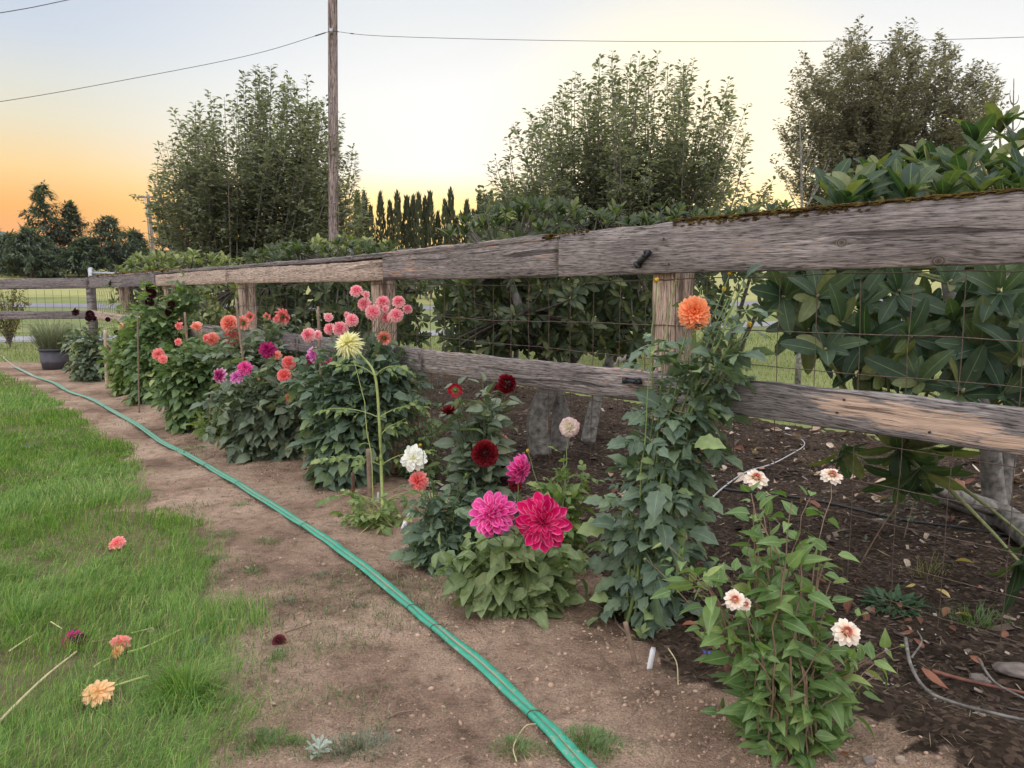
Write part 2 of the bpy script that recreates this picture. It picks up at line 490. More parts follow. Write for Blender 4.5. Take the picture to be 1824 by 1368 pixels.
# ------------------------------------------------------------------ ground
def soilmat():
    m, t, b, o = newmat('garden soil')
    co = nd(t, 'ShaderNodeTexCoord').outputs['Object']
    n1 = nd(t, 'ShaderNodeTexNoise', {'Vector': co, 'Scale': 1.3, 'Detail': 6.0, 'Roughness': 0.6}).outputs[0]
    n2 = nd(t, 'ShaderNodeTexNoise', {'Vector': co, 'Scale': 14.0, 'Detail': 6.0, 'Roughness': 0.65}).outputs[0]
    n3 = nd(t, 'ShaderNodeTexNoise', {'Vector': co, 'Scale': 130.0, 'Detail': 4.0, 'Roughness': 0.7}).outputs[0]
    c = ramp(t, n1, [(0.36, (0.31, 0.205, 0.15)), (0.5, (0.58, 0.40, 0.295)), (0.64, (0.80, 0.58, 0.44))])
    c = mixc(t, 0.75, c, ramp(t, n2, [(0.30, (0.36, 0.33, 0.31)), (0.46, (0.92, 0.91, 0.9)), (0.72, (1.25, 1.22, 1.18))]), 'MULTIPLY')
    c = mixc(t, 0.65, c, ramp(t, n3, [(0.34, (0.35, 0.33, 0.31)), (0.62, (1.25, 1.25, 1.25))]), 'MULTIPLY')
    # thin green film of moss and seedlings in places
    mo = nd(t, 'ShaderNodeTexNoise', {'Vector': co, 'Scale': 2.1, 'Detail': 7.0, 'Roughness': 0.72}).outputs[0]
    c = mixc(t, nd(t, 'ShaderNodeMapRange', {0: mo, 1: 0.6, 2: 0.7, 3: 0.0, 4: 0.45}).outputs[0], c, (0.13, 0.125, 0.065, 1))
    mn = nd(t, 'ShaderNodeTexNoise', {'Vector': co, 'Scale': 2.0, 'Detail': 6.0}).outputs[0]
    vor = nd(t, 'ShaderNodeTexVoronoi', {'Vector': co, 'Scale': 55.0, 'Randomness': 1.0})
    mc = ramp(t, mn, [(0.3, (0.06, 0.042, 0.031)), (0.7, (0.135, 0.098, 0.074))])
    mc = mixc(t, 0.8, mc, ramp(t, nd(t, 'ShaderNodeSeparateColor', {0: vor.outputs['Color']}).outputs[0], [(0.1, (0.4, 0.38, 0.36)), (0.8, (1.2, 1.15, 1.1)), (1.0, (2.6, 2.4, 2.3))]), 'MULTIPLY')
    at = nd(t, 'ShaderNodeAttribute', attribute_name='mulch').outputs['Fac']
    mf = nd(t, 'ShaderNodeMapRange', {0: mth(t, 'ADD', at, mth(t, 'MULTIPLY', mth(t, 'SUBTRACT', n2, 0.5), 1.1)), 1: 0.35, 2: 0.65, 3: 0.0, 4: 1.0}).outputs[0]
    c = mixc(t, mf, c, mc)
    t.links.new(c, b.inputs['Base Color']); b.inputs['Roughness'].default_value = 0.95; b.inputs['Specular IOR Level'].default_value = 0.1
    n4 = nd(t, 'ShaderNodeTexNoise', {'Vector': co, 'Scale': 48.0, 'Detail': 5.0, 'Roughness': 0.7}).outputs[0]
    h = mth(t, 'ADD', mth(t, 'ADD', mth(t, 'MULTIPLY', n2, 1.0), mth(t, 'MULTIPLY', n4, 0.7)), mth(t, 'MULTIPLY', n3, 0.35))
    t.links.new(nd(t, 'ShaderNodeBump', {'Strength': 1.0, 'Distance': 0.06, 'Height': h}).outputs[0], b.inputs['Normal'])
    return m


def mulchmat():
    m, t, b, o = newmat('bark mulch')
    co = nd(t, 'ShaderNodeTexCoord').outputs['Object']
    n1 = nd(t, 'ShaderNodeTexNoise', {'Vector': co, 'Scale': 2.0, 'Detail': 6.0}).outputs[0]
    vor = nd(t, 'ShaderNodeTexVoronoi', {'Vector': co, 'Scale': 55.0, 'Randomness': 1.0})
    c = ramp(t, n1, [(0.3, (0.05, 0.034, 0.028)), (0.7, (0.115, 0.08, 0.066))])
    c = mixc(t, 0.8, c, ramp(t, nd(t, 'ShaderNodeSeparateColor', {0: vor.outputs['Color']}).outputs[0], [(0.1, (0.4, 0.38, 0.36)), (0.8, (1.2, 1.15, 1.1)), (1.0, (2.6, 2.4, 2.3))]), 'MULTIPLY')
    t.links.new(c, b.inputs['Base Color']); b.inputs['Roughness'].default_value = 0.95; b.inputs['Specular IOR Level'].default_value = 0.1
    t.links.new(nd(t, 'ShaderNodeBump', {'Strength': 1.0, 'Distance': 0.02, 'Height': vor.outputs['Distance']}).outputs[0], b.inputs['Normal'])
    return m


def turfmat(name, a, bcol, s=1.5):
    m, t, b, o = newmat(name)
    co = nd(t, 'ShaderNodeTexCoord').outputs['Object']
    n1 = nd(t, 'ShaderNodeTexNoise', {'Vector': co, 'Scale': s, 'Detail': 8.0, 'Roughness': 0.7}).outputs[0]
    n2 = nd(t, 'ShaderNodeTexNoise', {'Vector': co, 'Scale': 40.0, 'Detail': 4.0}).outputs[0]
    c = mixc(t, 0.6, ramp(t, n1, [(0.3, a), (0.7, bcol)]), ramp(t, n2, [(0.3, (0.5, 0.5, 0.5)), (0.7, (1.3, 1.3, 1.3))]), 'MULTIPLY')
    t.links.new(c, b.inputs['Base Color']); b.inputs['Roughness'].default_value = 0.9; b.inputs['Specular IOR Level'].default_value = 0.1
    t.links.new(nd(t, 'ShaderNodeBump', {'Strength': 0.8, 'Distance': 0.03, 'Height': n2}).outputs[0], b.inputs['Normal'])
    return m


def fieldmat():
    """mown grass that turns dry and yellow further out"""
    m, t, b, o = newmat('meadow turf')
    co = nd(t, 'ShaderNodeTexCoord').outputs['Object']
    sp = nd(t, 'ShaderNodeSeparateXYZ', {0: co})
    n1 = nd(t, 'ShaderNodeTexNoise', {'Vector': co, 'Scale': 0.35, 'Detail': 8.0, 'Roughness': 0.7}).outputs[0]
    n2 = nd(t, 'ShaderNodeTexNoise', {'Vector': co, 'Scale': 9.0, 'Detail': 6.0, 'Roughness': 0.7}).outputs[0]
    green = ramp(t, n1, [(0.3, (0.15, 0.2, 0.06)), (0.7, (0.27, 0.27, 0.12))])
    dry = ramp(t, n1, [(0.3, (0.30, 0.30, 0.11)), (0.7, (0.42, 0.39, 0.17))])
    f = nd(t, 'ShaderNodeMapRange', {0: mth(t, 'ADD', sp.outputs[1], mth(t, 'MULTIPLY', n1, 8.0)), 1: 57.0, 2: 64.0, 3: 0.0, 4: 1.0}).outputs[0]
    c = mixc(t, 0.5, mixc(t, f, green, dry), ramp(t, n2, [(0.3, (0.5, 0.5, 0.5)), (0.7, (1.3, 1.3, 1.3))]), 'MULTIPLY')
    t.links.new(c, b.inputs['Base Color']); b.inputs['Roughness'].default_value = 0.9; b.inputs['Specular IOR Level'].default_value = 0.1
    return m


LAWN_PX = [(0, 668), (75, 700), (150, 745), (212, 800), (250, 850), (256, 890), (232, 918), (300, 925), (350, 960), (392, 1020), (402, 1090), (425, 1170), (440, 1235), (412, 1290), (388, 1340), (395, 1420), (430, 1620)]
LAWN = [(-16.0, 15.2)] + [tuple(G(*p)[:2]) for p in [(-260, 652)] + LAWN_PX] + [(-0.75, 1.0), (-0.7, -6.0), (-16.0, -6.0)]


def inpoly(x, y, poly):
    c = np.zeros(np.shape(x), bool); n = len(poly)
    for i in range(n):
        (x1, y1), (x2, y2) = poly[i], poly[(i + 1) % n]
        if y1 == y2:
            continue
        k = ((y1 > y) != (y2 > y)) & (x < (x2 - x1) * (y - y1) / (y2 - y1) + x1)
        c ^= k
    return c


CORNER = F(U(165, 1.5), 0)[:2]


def zone(x, y):
    """0 soil, 1 lawn, 2 mulch, 3 meadow"""
    u, n = UN(x, y)
    z = np.zeros(np.shape(x), int)
    nj = n + 0.35 * fbm(x, y, 2.2, 3) + 0.10 * fbm(x, y, 16.0, 3)
    behind = (nj < np.where(u < 0.4, 0.55 * np.clip(0.4 - u, 0, 1), 0.0) - 0.02) & (y < 40)
    z = np.where(behind, 2, z)
    lim = CORNER[1] + 0.6
    z = np.where((nj < -4.25) | (u > 16.2) | (y > lim + 0.6 * fbm(x, y, 1.0, 2) + 0.12 * np.abs(x - CORNER[0]) * 0), np.where((n < -4.25) | (y > lim), 3, z), z)
    xj = x + 0.22 * fbm(x, y, 3.0, 3); yj = y + 0.22 * fbm(x + 9, y, 3.0, 3)
    z = np.where(inpoly(xj + .10, yj - .03, LAWN) & inpoly(xj, yj, LAWN), 1, z)
    z = np.where((y < -2) & (x > -0.7), 0, z)
    return z


def mulchness(x, y):
    u, n = UN(x, y); nj = n + 0.35 * fbm(x, y, 2.2, 3) + 0.10 * fbm(x, y, 16.0, 3)
    return np.clip(0.5 + (np.where(u < 0.4, 0.55 * np.clip(0.4 - u, 0, 1), 0.0) - 0.02 - nj) / 0.16, 0, 1)


def axis(lo, hi, step, far, grow):
    a = list(np.arange(lo, hi, step)); s = step; x = a[-1]
    while x < far:
        s *= grow; x += s; a.append(x)
    s = step; x = lo; pre = []
    while x > -far:
        s *= grow; x -= s; pre.append(x)
    return np.array(pre[::-1] + a)


xs = axis(-5.0, 3.4, 0.032, 4000, 1.10)
ys = [1.15]
while ys[-1] < 20: ys.append(ys[-1] * 1.0105)
while ys[-1] < 4200: ys.append(ys[-1] * 1.06)
ys = np.array([-60, -25, -10, -5, -2, -0.5, 0.3, 0.8] + ys)
gx, gy = np.meshgrid(xs, ys)
gzv = ground_z(gx, gy)
nx, ny = len(xs), len(ys)
idx = np.arange(nx * ny).reshape(ny, nx)
Q = np.stack([idx[:-1, :-1], idx[:-1, 1:], idx[1:, 1:], idx[1:, :-1]], -1).reshape(-1, 4)
GV = np.stack([gx, gy, gzv], -1).reshape(-1, 3)
fc = GV[Q].mean(1)
GM = mulchness(GV[:, 0], GV[:, 1])
fz = zone(fc[:, 0], fc[:, 1])
M_SOIL = soilmat(); M_MULCH = M_SOIL; M_TURF = turfmat('lawn turf', (0.11, 0.105, 0.045), (0.24, 0.19, 0.11)); M_FIELD = fieldmat()
for k, (nm, mm) in enumerate([('garden_path_soil', M_SOIL), ('lawn', M_TURF), ('mulch_bed', M_MULCH), ('meadow', M_FIELD)]):
    q = Q[fz == k]; us, inv = np.unique(q, return_inverse=True)
    part(nm, mesh(nm, GV[us], inv.reshape(-1, 4), mm, {'mulch': GM[us]}), kind='structure')


def strip(name, pts, w, mat, lift=0.012, n=60):
    c = spline(pts, n // max(1, len(pts) - 1)); t = np.gradient(c, axis=0); t /= np.linalg.norm(t, axis=1)[:, None]
    nn = np.stack([-t[:, 1], t[:, 0]], 1); L = []
    K = 7
    for j in range(K):
        q = c[:, :2] + nn * (w * (j / (K - 1) - 0.5)); L.append(np.column_stack([q, ground_z(q[:, 0], q[:, 1]) + lift + 0.05 * (1 - (2 * j / (K - 1) - 1) ** 2)]))
    V = np.stack(L, 1).reshape(-1, 3); T = []
    for i in range(len(c) - 1):
        for j in range(K - 1):
            a = i * K + j; T += [(a, a + 1, a + K + 1), (a, a + K + 1, a + K)]
    part(name, mesh(name, V, T, mat), kind='structure')


M_GRAVEL = plain('grey gravel', (0.30, 0.29, 0.31), 0.95, noise=0.25, nscale=6.0, bump=0.4)
strip('driveway', [np.array([-60, 18.5]), np.array([-30, 20.0]), np.array([-14.2, 22.2]), np.array([-2.9, 25.5]), np.array([10.4, 32]), np.array([40, 46]), np.array([80, 70])], 3.0, M_GRAVEL, n=140)
strip('road', [np.array([-160, 40.0]), np.array([-60, 45.0]), np.array([-27, 47.5]), np.array([10, 52.0]), np.array([60, 66]), np.array([160, 100])], 5.0, plain('asphalt', (0.21, 0.2, 0.23), 0.9, noise=0.15, nscale=2.0), n=140)

# ------------------------------------------------------------------ hills and far trees
def hillmat():
    m, t, b, o = newmat('forested hill')
    co = nd(t, 'ShaderNodeTexCoord').outputs['Object']
    n = nd(t, 'ShaderNodeTexNoise', {'Vector': co, 'Scale': 0.03, 'Detail': 6.0}).outputs[0]
    t.links.new(ramp(t, n, [(0.3, (0.03, 0.05, 0.05)), (0.7, (0.06, 0.085, 0.08))]), b.inputs['Base Color'])
    b.inputs['Roughness'].default_value = 1.0
    return m


def hills():
    th = np.linspace(math.radians(-52), math.radians(50), 420); V = []; K = 7
    for i, a in enumerate(th):
        deg = math.degrees(a)
        h = 165 + 26 * math.sin(deg * 0.35 + 1.0) + 14 * math.sin(deg * 0.9) + 11 * float(vnoise(np.array(deg * 0.8), np.array(3.0))) + 9 * float(vnoise(np.array(deg * 5.0), np.array(7.0)))
        h = h * (1.0 if deg < -12 else max(0.35, 1 - (deg + 12) / 30))
        for j in range(K):
            s = j / (K - 1); R = 2500 + 900 * s
            V.append((R * math.sin(a), R * math.cos(a), 2 + h * math.sin(min(1, s * 1.3) * math.pi / 2) ** 1.2))
    T = []
    for i in range(len(th) - 1):
        for j in range(K - 1):
            q = i * K + j; T += [(q, q + K, q + K + 1), (q, q + K + 1, q + 1)]
    part('hills', mesh('hills', V, T, hillmat()), kind='structure')


hills()

M_BARK = plain('grey bark', (0.16, 0.135, 0.115), 0.9, noise=0.4, nscale=18.0, bump=0.8)
M_BARK2 = plain('lichen bark', (0.20, 0.185, 0.165), 0.95, noise=0.6, nscale=22.0, bump=1.0)
M_NEEDLE = leafmat('conifer needles', [(0.0, (0.075, 0.10, 0.085)), (0.6, (0.115, 0.145, 0.11)), (1.0, (0.16, 0.18, 0.125))], trans=0.35, rough=0.7)
M_CEDAR = leafmat('cypress scales', [(0.0, (0.045, 0.055, 0.03)), (1.0, (0.085, 0.09, 0.045))], trans=0.2, rough=0.75)


def leaf_np(L, Wd, n=5, fold=0.25, droop=0.6, serr=0.0, prof='ovate', ph=0.0):
    V = [(0, 0, 0)]; rib = [1.0]; tp = [0.0]
    def pos(t):
        a = droop
        if abs(a) < 1e-3:
            return L * t, 0.0
        return L * math.sin(a * t) / a, -L * (1 - math.cos(a * t)) / a
    for i in range(1, n):
        t = i / n
        if prof in ('ellip', 'obov'): t = 0.5 - 0.5 * math.cos(math.pi * t)
        if prof == 'blunt': t = i / (n - 0.4)
        if prof == 'ovate': w = math.sin(math.pi * t ** 0.72) ** 0.85
        elif prof == 'ellip': w = math.sin(math.pi * t) ** 0.55
        elif prof == 'obov': w = math.sin(math.pi * t ** 1.35) ** 0.8
        elif prof == 'petal': w = min(1.0, (t * 1.5) ** 0.7) * (1 - max(0, (t - 0.55) / 0.45) ** 2.2) ** 0.5
        elif prof == 'blunt': w = min(1.0, 0.45 + t) * (1 - max(0, (t - 0.7) / 0.3) ** 3) ** 0.5
        elif prof == 'needle': w = (1 - t) ** 0.6 * min(1, 0.5 + t * 2)
        else: w = math.sin(math.pi * t ** 0.6) ** 1.1
        w *= Wd / 2
        if serr:
            w *= 1 + serr * (1 if i % 2 else -1)
        y, z = pos(t); f = fold * w
        V += [(-w, y, z + f), (0, y, z), (w, y, z + f)]; rib += [0, 1, 0]; tp += [t, t, t]
    y, z = pos(1.0); V.append((0, y, z)); rib.append(1.0 if prof not in ('petal', 'blunt') else 0.3); tp.append(1.0)
    T = [(0, 2, 1), (0, 3, 2)]
    for i in range(n - 2):
        a = 1 + 3 * i; T += [(a, a + 1, a + 4), (a, a + 4, a + 3), (a + 1, a + 2, a + 5), (a + 1, a + 5, a + 4)]
    a = 1 + 3 * (n - 2); e = len(V) - 1; T += [(a, a + 1, e), (a + 1, a + 2, e)]
    return np.array(V, float), np.array(T), np.array(rib, float), np.array(tp, float)


def compound(L, Wd, pairs=2, n=4, serr=0.12, seed=0, term=1.15):
    """several leaflets along one drooping stalk"""
    r = random.Random(seed); G2 = Geo(); reach = L * (0.75 + 0.42 * pairs)
    st = np.array([[0, reach * t, -0.22 * reach * t * t] for t in (0, 0.33, 0.66, 1.0)])
    V, T = tube(st, [0.0035 * L / 0.09, 0.0018 * L / 0.09], 3, False); G2.add(V, T, 1.0)
    def put(t, ang, s):
        V, T, rib, _ = leaf_np(L * s, Wd * s, n, r.uniform(0.1, 0.35), r.uniform(0.3, 0.9), serr)
        p = np.array([0, reach * t, -0.22 * reach * t * t]); d = np.array([math.sin(ang), math.cos(ang), r.uniform(-0.35, 0.05)])
        G2.add(V @ frame(d, (r.uniform(-.3, .3), 0, 1)).T + p, T, rib)
    put(1.0, r.uniform(-.15, .15), term)
    for k in range(pairs):
        t = 0.45 + 0.38 * (k + 1) / max(1, pairs) - 0.1
        for sgn in (-1, 1):
            put(t + r.uniform(-.03, .03), sgn * r.uniform(0.85, 1.25), r.uniform(0.72, 0.95))
    return G2.get()


def conifer(name, px, Y, toppx, width, label, par_kind='fir', seed=0, dens=1.0):
    r = random.Random(seed); q = np.random.default_rng(seed)
    top = P(px, toppx, Y); x, y = top[0], top[1]; z0 = gz(x, y); h = top[2] - z0
    o = thing(name, (x, y, z0), label, 'tree', 'dark conifers at the far edge of the field')
    part('trunk', mesh('trunk', *tube([(x, y, z0 - .2), (x + .05, y, z0 + h * .5), (x, y, z0 + h * .97)], [0.17, 0.10, 0.02], 6), M_BARK), o)
    V, T, rib, _ = leaf_np(0.62, 0.24, 3, 0.1, 0.4, prof='needle'); Ms = []; bg = Geo()
    nb = int(120 * dens)
    for i in range(nb):
        t = 0.07 + 0.93 * (i / nb) ** 0.9
        rr = width / 2 * ((1 - t) ** 0.75 * (0.75 + 0.5 * r.random()) + 0.03); a = r.random() * 6.283
        e = np.array([math.cos(a) * rr, math.sin(a) * rr, (0.12 if par_kind == 'fir' else 0.35) * rr - 0.12 * rr * rr * .3])
        b0 = np.array([x, y, z0 + h * t])
        bg.tube([b0, b0 + e * 0.6, b0 + e + (0, 0, -.05)], [0.03, 0.012], 3, False)
        for k in range(int(14 + 44 * rr / (width / 2))):
            s = r.random() ** 0.6; p = b0 + e * s + q.normal(0, 0.11, 3) * (0.4 + s)
            d = nrm(e) + q.normal(0, 0.5, 3); d[2] -= 0.1
            Ms.append(mat4(frame(d, (0, 0, 1)), p, r.uniform(0.7, 1.25)))
    bg2 = bg.mesh('branch', M_BARK); ob = part('branches', bg2, o, kind='stuff')
    gg = Geo(); gg.many(V, T, Ms, rib); part('crown', gg.mesh('crown', M_NEEDLE), o)


for i, (px, Y, tp, w, lab) in enumerate([
        (76, 88, 328, 6.4, 'tallest far conifer, pointed against the orange sky at the field edge'),
        (122, 90, 362, 4.6, 'thin-topped far pine just beside the tallest conifer'),
        (192, 86, 386, 6.6, 'broad dark conifer standing alone between tall conifer and small utility pole'),
        (18, 84, 418, 5.5, 'low dark conifer under the hill at the picture edge'),
        (-30, 86, 392, 6.5, 'dark far conifer cut off by the edge of the picture'),
        (240, 92, 412, 5.2, 'low far conifer directly behind the small utility pole'),
        (152, 84, 428, 5.0, 'short bushy conifer filling the gap beside the broad dark one'),
        (50, 80, 408, 5.6, 'short conifer in front of the tallest far conifer'),
        (300, 88, 400, 6.0, 'far conifer mostly behind the upright-branched tree by the pole'),
        (370, 90, 404, 6.2, 'far conifer hidden low behind the middle of the pruned tree')]):
    conifer('conifer', px, Y, tp, w * 1.3, lab, 'pine' if i in (1, 6) else 'fir', i, 1.0 if i < 8 else 0.7)


def spires():
    protos = []
    for s in range(4):
        q = np.random.default_rng(50 + s); Ms = []
        V, T, rib, _ = leaf_np(0.42, 0.16, 3, 0.1, 0.2, prof='needle')
        for i in range(620):
            t = q.random() ** 0.85; rr = 0.42 * (1 - t ** 2.6) ** 0.8 * (0.65 + 0.45 * q.random()) + 0.02; a = q.random() * 6.283
            p = np.array([math.cos(a) * rr, math.sin(a) * rr, 0.2 + 6.1 * t]); d = np.array([math.cos(a) * 0.35, math.sin(a) * 0.35, 1.0]) + q.normal(0, 0.12, 3)
            Ms.append(mat4(frame(d, (math.cos(a), math.sin(a), 0.2)), p, q.uniform(0.7, 1.2)))
        g2 = Geo(); g2.many(V, T, Ms, rib)
        tr = tube([(0, 0, -0.2), (0, 0, 3), (0, 0, 5.9)], [0.07, 0.015], 5)
        protos.append((g2.mesh('crown', M_CEDAR), mesh('trunk', *tr, M_BARK)))
    r = random.Random(4); px = 640.0; i = 0
    while px < 1010:
        Y = 62 + r.uniform(-1, 1); b = P(px, 500, Y); x, y = b[0], b[1]; z0 = gz(x, y)
        tall = (521 - (352 + r.uniform(-6, 16) + (24 if r.random() < .2 else 0))) * sc(Y) + H - z0
        s = tall / 6.4
        o = thing('arborvitae', (x, y, z0), 'narrow spire of the clipped evergreen row glowing against the sunset', 'tree', 'row of narrow evergreen spires')
        cm, tm = protos[i % 4]
        D = np.diag([s * r.uniform(.8, 1.05), s * r.uniform(.8, 1.05), s, 1.0]); D[:3, 3] = (x, y, z0)
        part('crown', cm, o, D); part('trunk', tm, o, D)
        px += r.choice([9, 10, 11, 12, 12, 13, 17]); i += 1


spires()
M_LEAF_A = leafmat('orchard leaves', [(0.0, (0.125, 0.142, 0.105)), (0.6, (0.20, 0.215, 0.16)), (1.0, (0.34, 0.345, 0.26))], tcol=(1.3, 1.35, 0.75), trans=0.45, rough=0.5)
M_LEAF_B = leafmat('poplar leaves', [(0.0, (0.15, 0.15, 0.12)), (0.6, (0.215, 0.21, 0.165)), (1.0, (0.33, 0.30, 0.22))], tcol=(1.25, 1.2, 0.75), trans=0.45, rough=0.55)


def shoot_tree(name, label, base_px, Y, prof, seed, nshoot, leafL, depth_r, mat, lean=0.45, perm=26, inner=0.55, fan=(0.0, 0.0), low=0.25, jag=10, radial=False):
    """a tree of many upright shoots; prof is the outline of its top in photograph pixels"""
    r = random.Random(seed); q = np.random.default_rng(seed)
    b = P(base_px, 500, Y); x0, y0 = b[0], b[1]; z0 = gz(x0, y0)
    o = thing(name, (x0, y0, z0), label, 'tree')
    xs_, ys_ = [p[0] for p in prof], [p[1] for p in prof]
    fork = np.array([x0, y0, z0 + 0.9])
    part('trunk', mesh('trunk', *tube([(x0, y0, z0 - 0.2), (x0 + .03, y0, z0 + 0.5), fork + (0, 0, .15)], [0.17, 0.13, 0.12], 8), M_BARK), o)
    limbs = []
    for k in range(9):
        px = base_px + ((xs_[0] + (xs_[-1] - xs_[0]) * (k + 0.5) / 9) - base_px) * .8 + r.uniform(-10, 10)
        tip = P(px, 470 - 80 * r.random(), Y + r.uniform(-1, 1) * depth_r * 0.7)
        pts = bez(fork, fork + (0.25 * (tip[0] - x0), 0.25 * (tip[1] - y0), 0.5), tip, 8); limbs.append(pts)
        part('limb', mesh('limb', *tube(pts, [0.075, 0.03], 6, False), M_BARK), o)
    V, T, rib, _ = leaf_np(leafL, leafL * 0.5, 3, 0.3, 0.5); Ms = []; sg = Geo()
    for i in range(nshoot):
        px = r.uniform(xs_[0], xs_[-1]); py = np.interp(px, xs_, ys_) + abs(r.gauss(0, 1)) * jag * 1.8 - jag * .6
        dy = r.uniform(-1, 1); py += dy * dy * 38
        if i > nshoot * inner:
            px = (px - base_px) * .95 + base_px; py += (450 - py) * r.uniform(0.08, 0.5)
        tip = P(px, py, Y + dy * depth_r)
        lb = limbs[min(8, max(0, int((px - xs_[0]) / (xs_[-1] - xs_[0]) * 9)))]; st = lb[r.randint(3, 7)]
        st = st + (tip - st) * np.array([0.2, 0.5, 0.0])
        mid = st + (tip - st) * 0.4; mid[0] += (tip[0] - x0) * lean * 0.25; mid[2] += 0.12 * (tip[2] - st[2])
        if radial:
            zt = fork[2] + (tip[2] - fork[2]) * r.uniform(0.15, 0.7); st = np.array([x0 + (tip[0] - x0) * .12 + r.choice([-.9, .5, 1.9]) * (zt - fork[2]) * .16, y0, zt])
            mid = (st + tip) / 2 + np.array([(tip[0] - st[0]) * .15, 0, -.12 * abs(tip[0] - st[0])])
        pts = bez(st, mid, tip, 7); sg.tube(pts, [0.016, 0.004], 3, False)
        Ls = np.linalg.norm(tip - st); nl = int(perm * Ls)
        tw = []
        for k in range(int(2.2 * Ls)):
            j = r.randint(1, 3 if not radial else 5); a = r.random() * 6.283; e = pts[j] + np.array([math.cos(a), math.sin(a), 0]) * r.uniform(.2, .55) + (0, 0, r.uniform(.1, .45)); tw.append((pts[j], e)); sg.tube([pts[j], e], [0.006, 0.002], 3, False)
        for (p0_, e) in tw:
            for k in range(int(perm * .42)):
                t = r.uniform(.15, 1.05); p = p0_ + (e - p0_) * t + np.array([r.gauss(0, .035), r.gauss(0, .035), r.gauss(0, .035)]); d = np.array([r.gauss(0, 1), r.gauss(0, 1), r.uniform(-.5, .8)])
                Ms.append(mat4(frame(d, (r.uniform(-.6, .6), r.uniform(-.6, .6), 1)), p, r.uniform(0.6, 1.15)))
        nl = int(nl * .85)
        for k in range(nl):
            t = 1 - (1 - low) * (k / nl) ** 0.92; j = min(5, int(t * 6)); f = t * 6 - j
            p = pts[j] * (1 - f) + pts[j + 1] * f
            a = r.random() * 6.283; spread = 0.03 + 0.22 * min(1, (1 - t) * 2.0) * r.random()
            d = np.array([math.cos(a), math.sin(a), r.uniform(0.0, 1.0)])
            p = p + d * spread
            Ms.append(mat4(frame(d, (r.uniform(-.5, .5), r.uniform(-.5, .5), 1)), p, r.uniform(0.65, 1.2)))
    part('shoots', sg.mesh('shoots', M_BARK), o, kind='stuff')
    g2 = Geo(); g2.many(V, T, Ms, rib); part('crown', g2.mesh('crown', mat), o)
    return len(Ms)


n1 = shoot_tree('pruned_tree', 'rounded tree of upright leafy shoots standing behind the tall utility pole', 455, 17.5,
           [(262, 335), (278, 270), (300, 215), (345, 178), (400, 148), (460, 128), (515, 126), (560, 150), (600, 205), (630, 265), (652, 350)], 11, 190, 0.125, 2.2, M_LEAF_A, perm=60, low=0.08, jag=24)
n2 = shoot_tree('pruned_tree', 'wide tree of upright leafy shoots, no pole before it, behind the knotty rail', 1110, 15.0,
           [(850, 335), (880, 255), (930, 205), (990, 160), (1050, 118), (1090, 100), (1130, 102), (1180, 104), (1240, 108), (1290, 145), (1330, 190), (1360, 250), (1378, 330)], 12, 180, 0.115, 2.2, M_LEAF_A, perm=60, low=0.08, jag=24)
n3 = shoot_tree('poplar_tree', 'tallest ragged autumn tree rising behind the big rhododendron, thinner on one side', 1545, 27.0,
           [(1362, 330), (1378, 235), (1400, 140), (1432, 76), (1447, 112), (1480, 62), (1530, 24), (1545, 66), (1558, 92), (1600, 48), (1630, 40), (1650, 72), (1680, 36), (1700, 64), (1735, 100), (1780, 118), (1800, 200)], 13, 240, 0.15, 3.2, M_LEAF_B, lean=0.9, perm=46, jag=16, low=0.0, radial=True, inner=.5)


def twig_tree(name, px0, py0, px1, py1, Y, label, n=16, seed=0):
    r = random.Random(seed); a = P(px0, py0, Y); a[2] = gz(a[0], a[1]); b = P(px1, py1, Y)
    o = thing(name, a, label, 'tree')
    tr = bez(a, (a + b) / 2 + (r.uniform(-.1, .1), 0, .2), b, 12); part('trunk', mesh('trunk', *tube(tr, [0.045, 0.006], 6), M_BARK2), o)
    for i in range(n):
        k = 5 + int(6 * r.random()); p = tr[k]; L = r.uniform(0.3, 0.9) * (12 - k) / 6
        s = r.choice([-1, 1]); e = p + np.array([s * L * 0.42, r.uniform(-.3, .3) * L, L])
        part('branch', mesh('branch', *tube(bez(p, p + (e - p) * 0.5 + (s * .05, 0, -.05), e, 5), [0.010, 0.003], 4, False), M_BARK2), o)


twig_tree('bare_sapling', 1428, 520, 1424, 215, 11.0, 'thin bare grey sapling in front of the tallest ragged tree', 16, 2)
twig_tree('bare_sapling', 1800, 520, 1806, 140, 12.0, 'bare forked twigs rising behind the top of the big rhododendron', 12, 5)
M_RED = leafmat('red leaves', [(0.0, (0.30, 0.05, 0.03)), (1.0, (0.5, 0.12, 0.06))], trans=0.3)


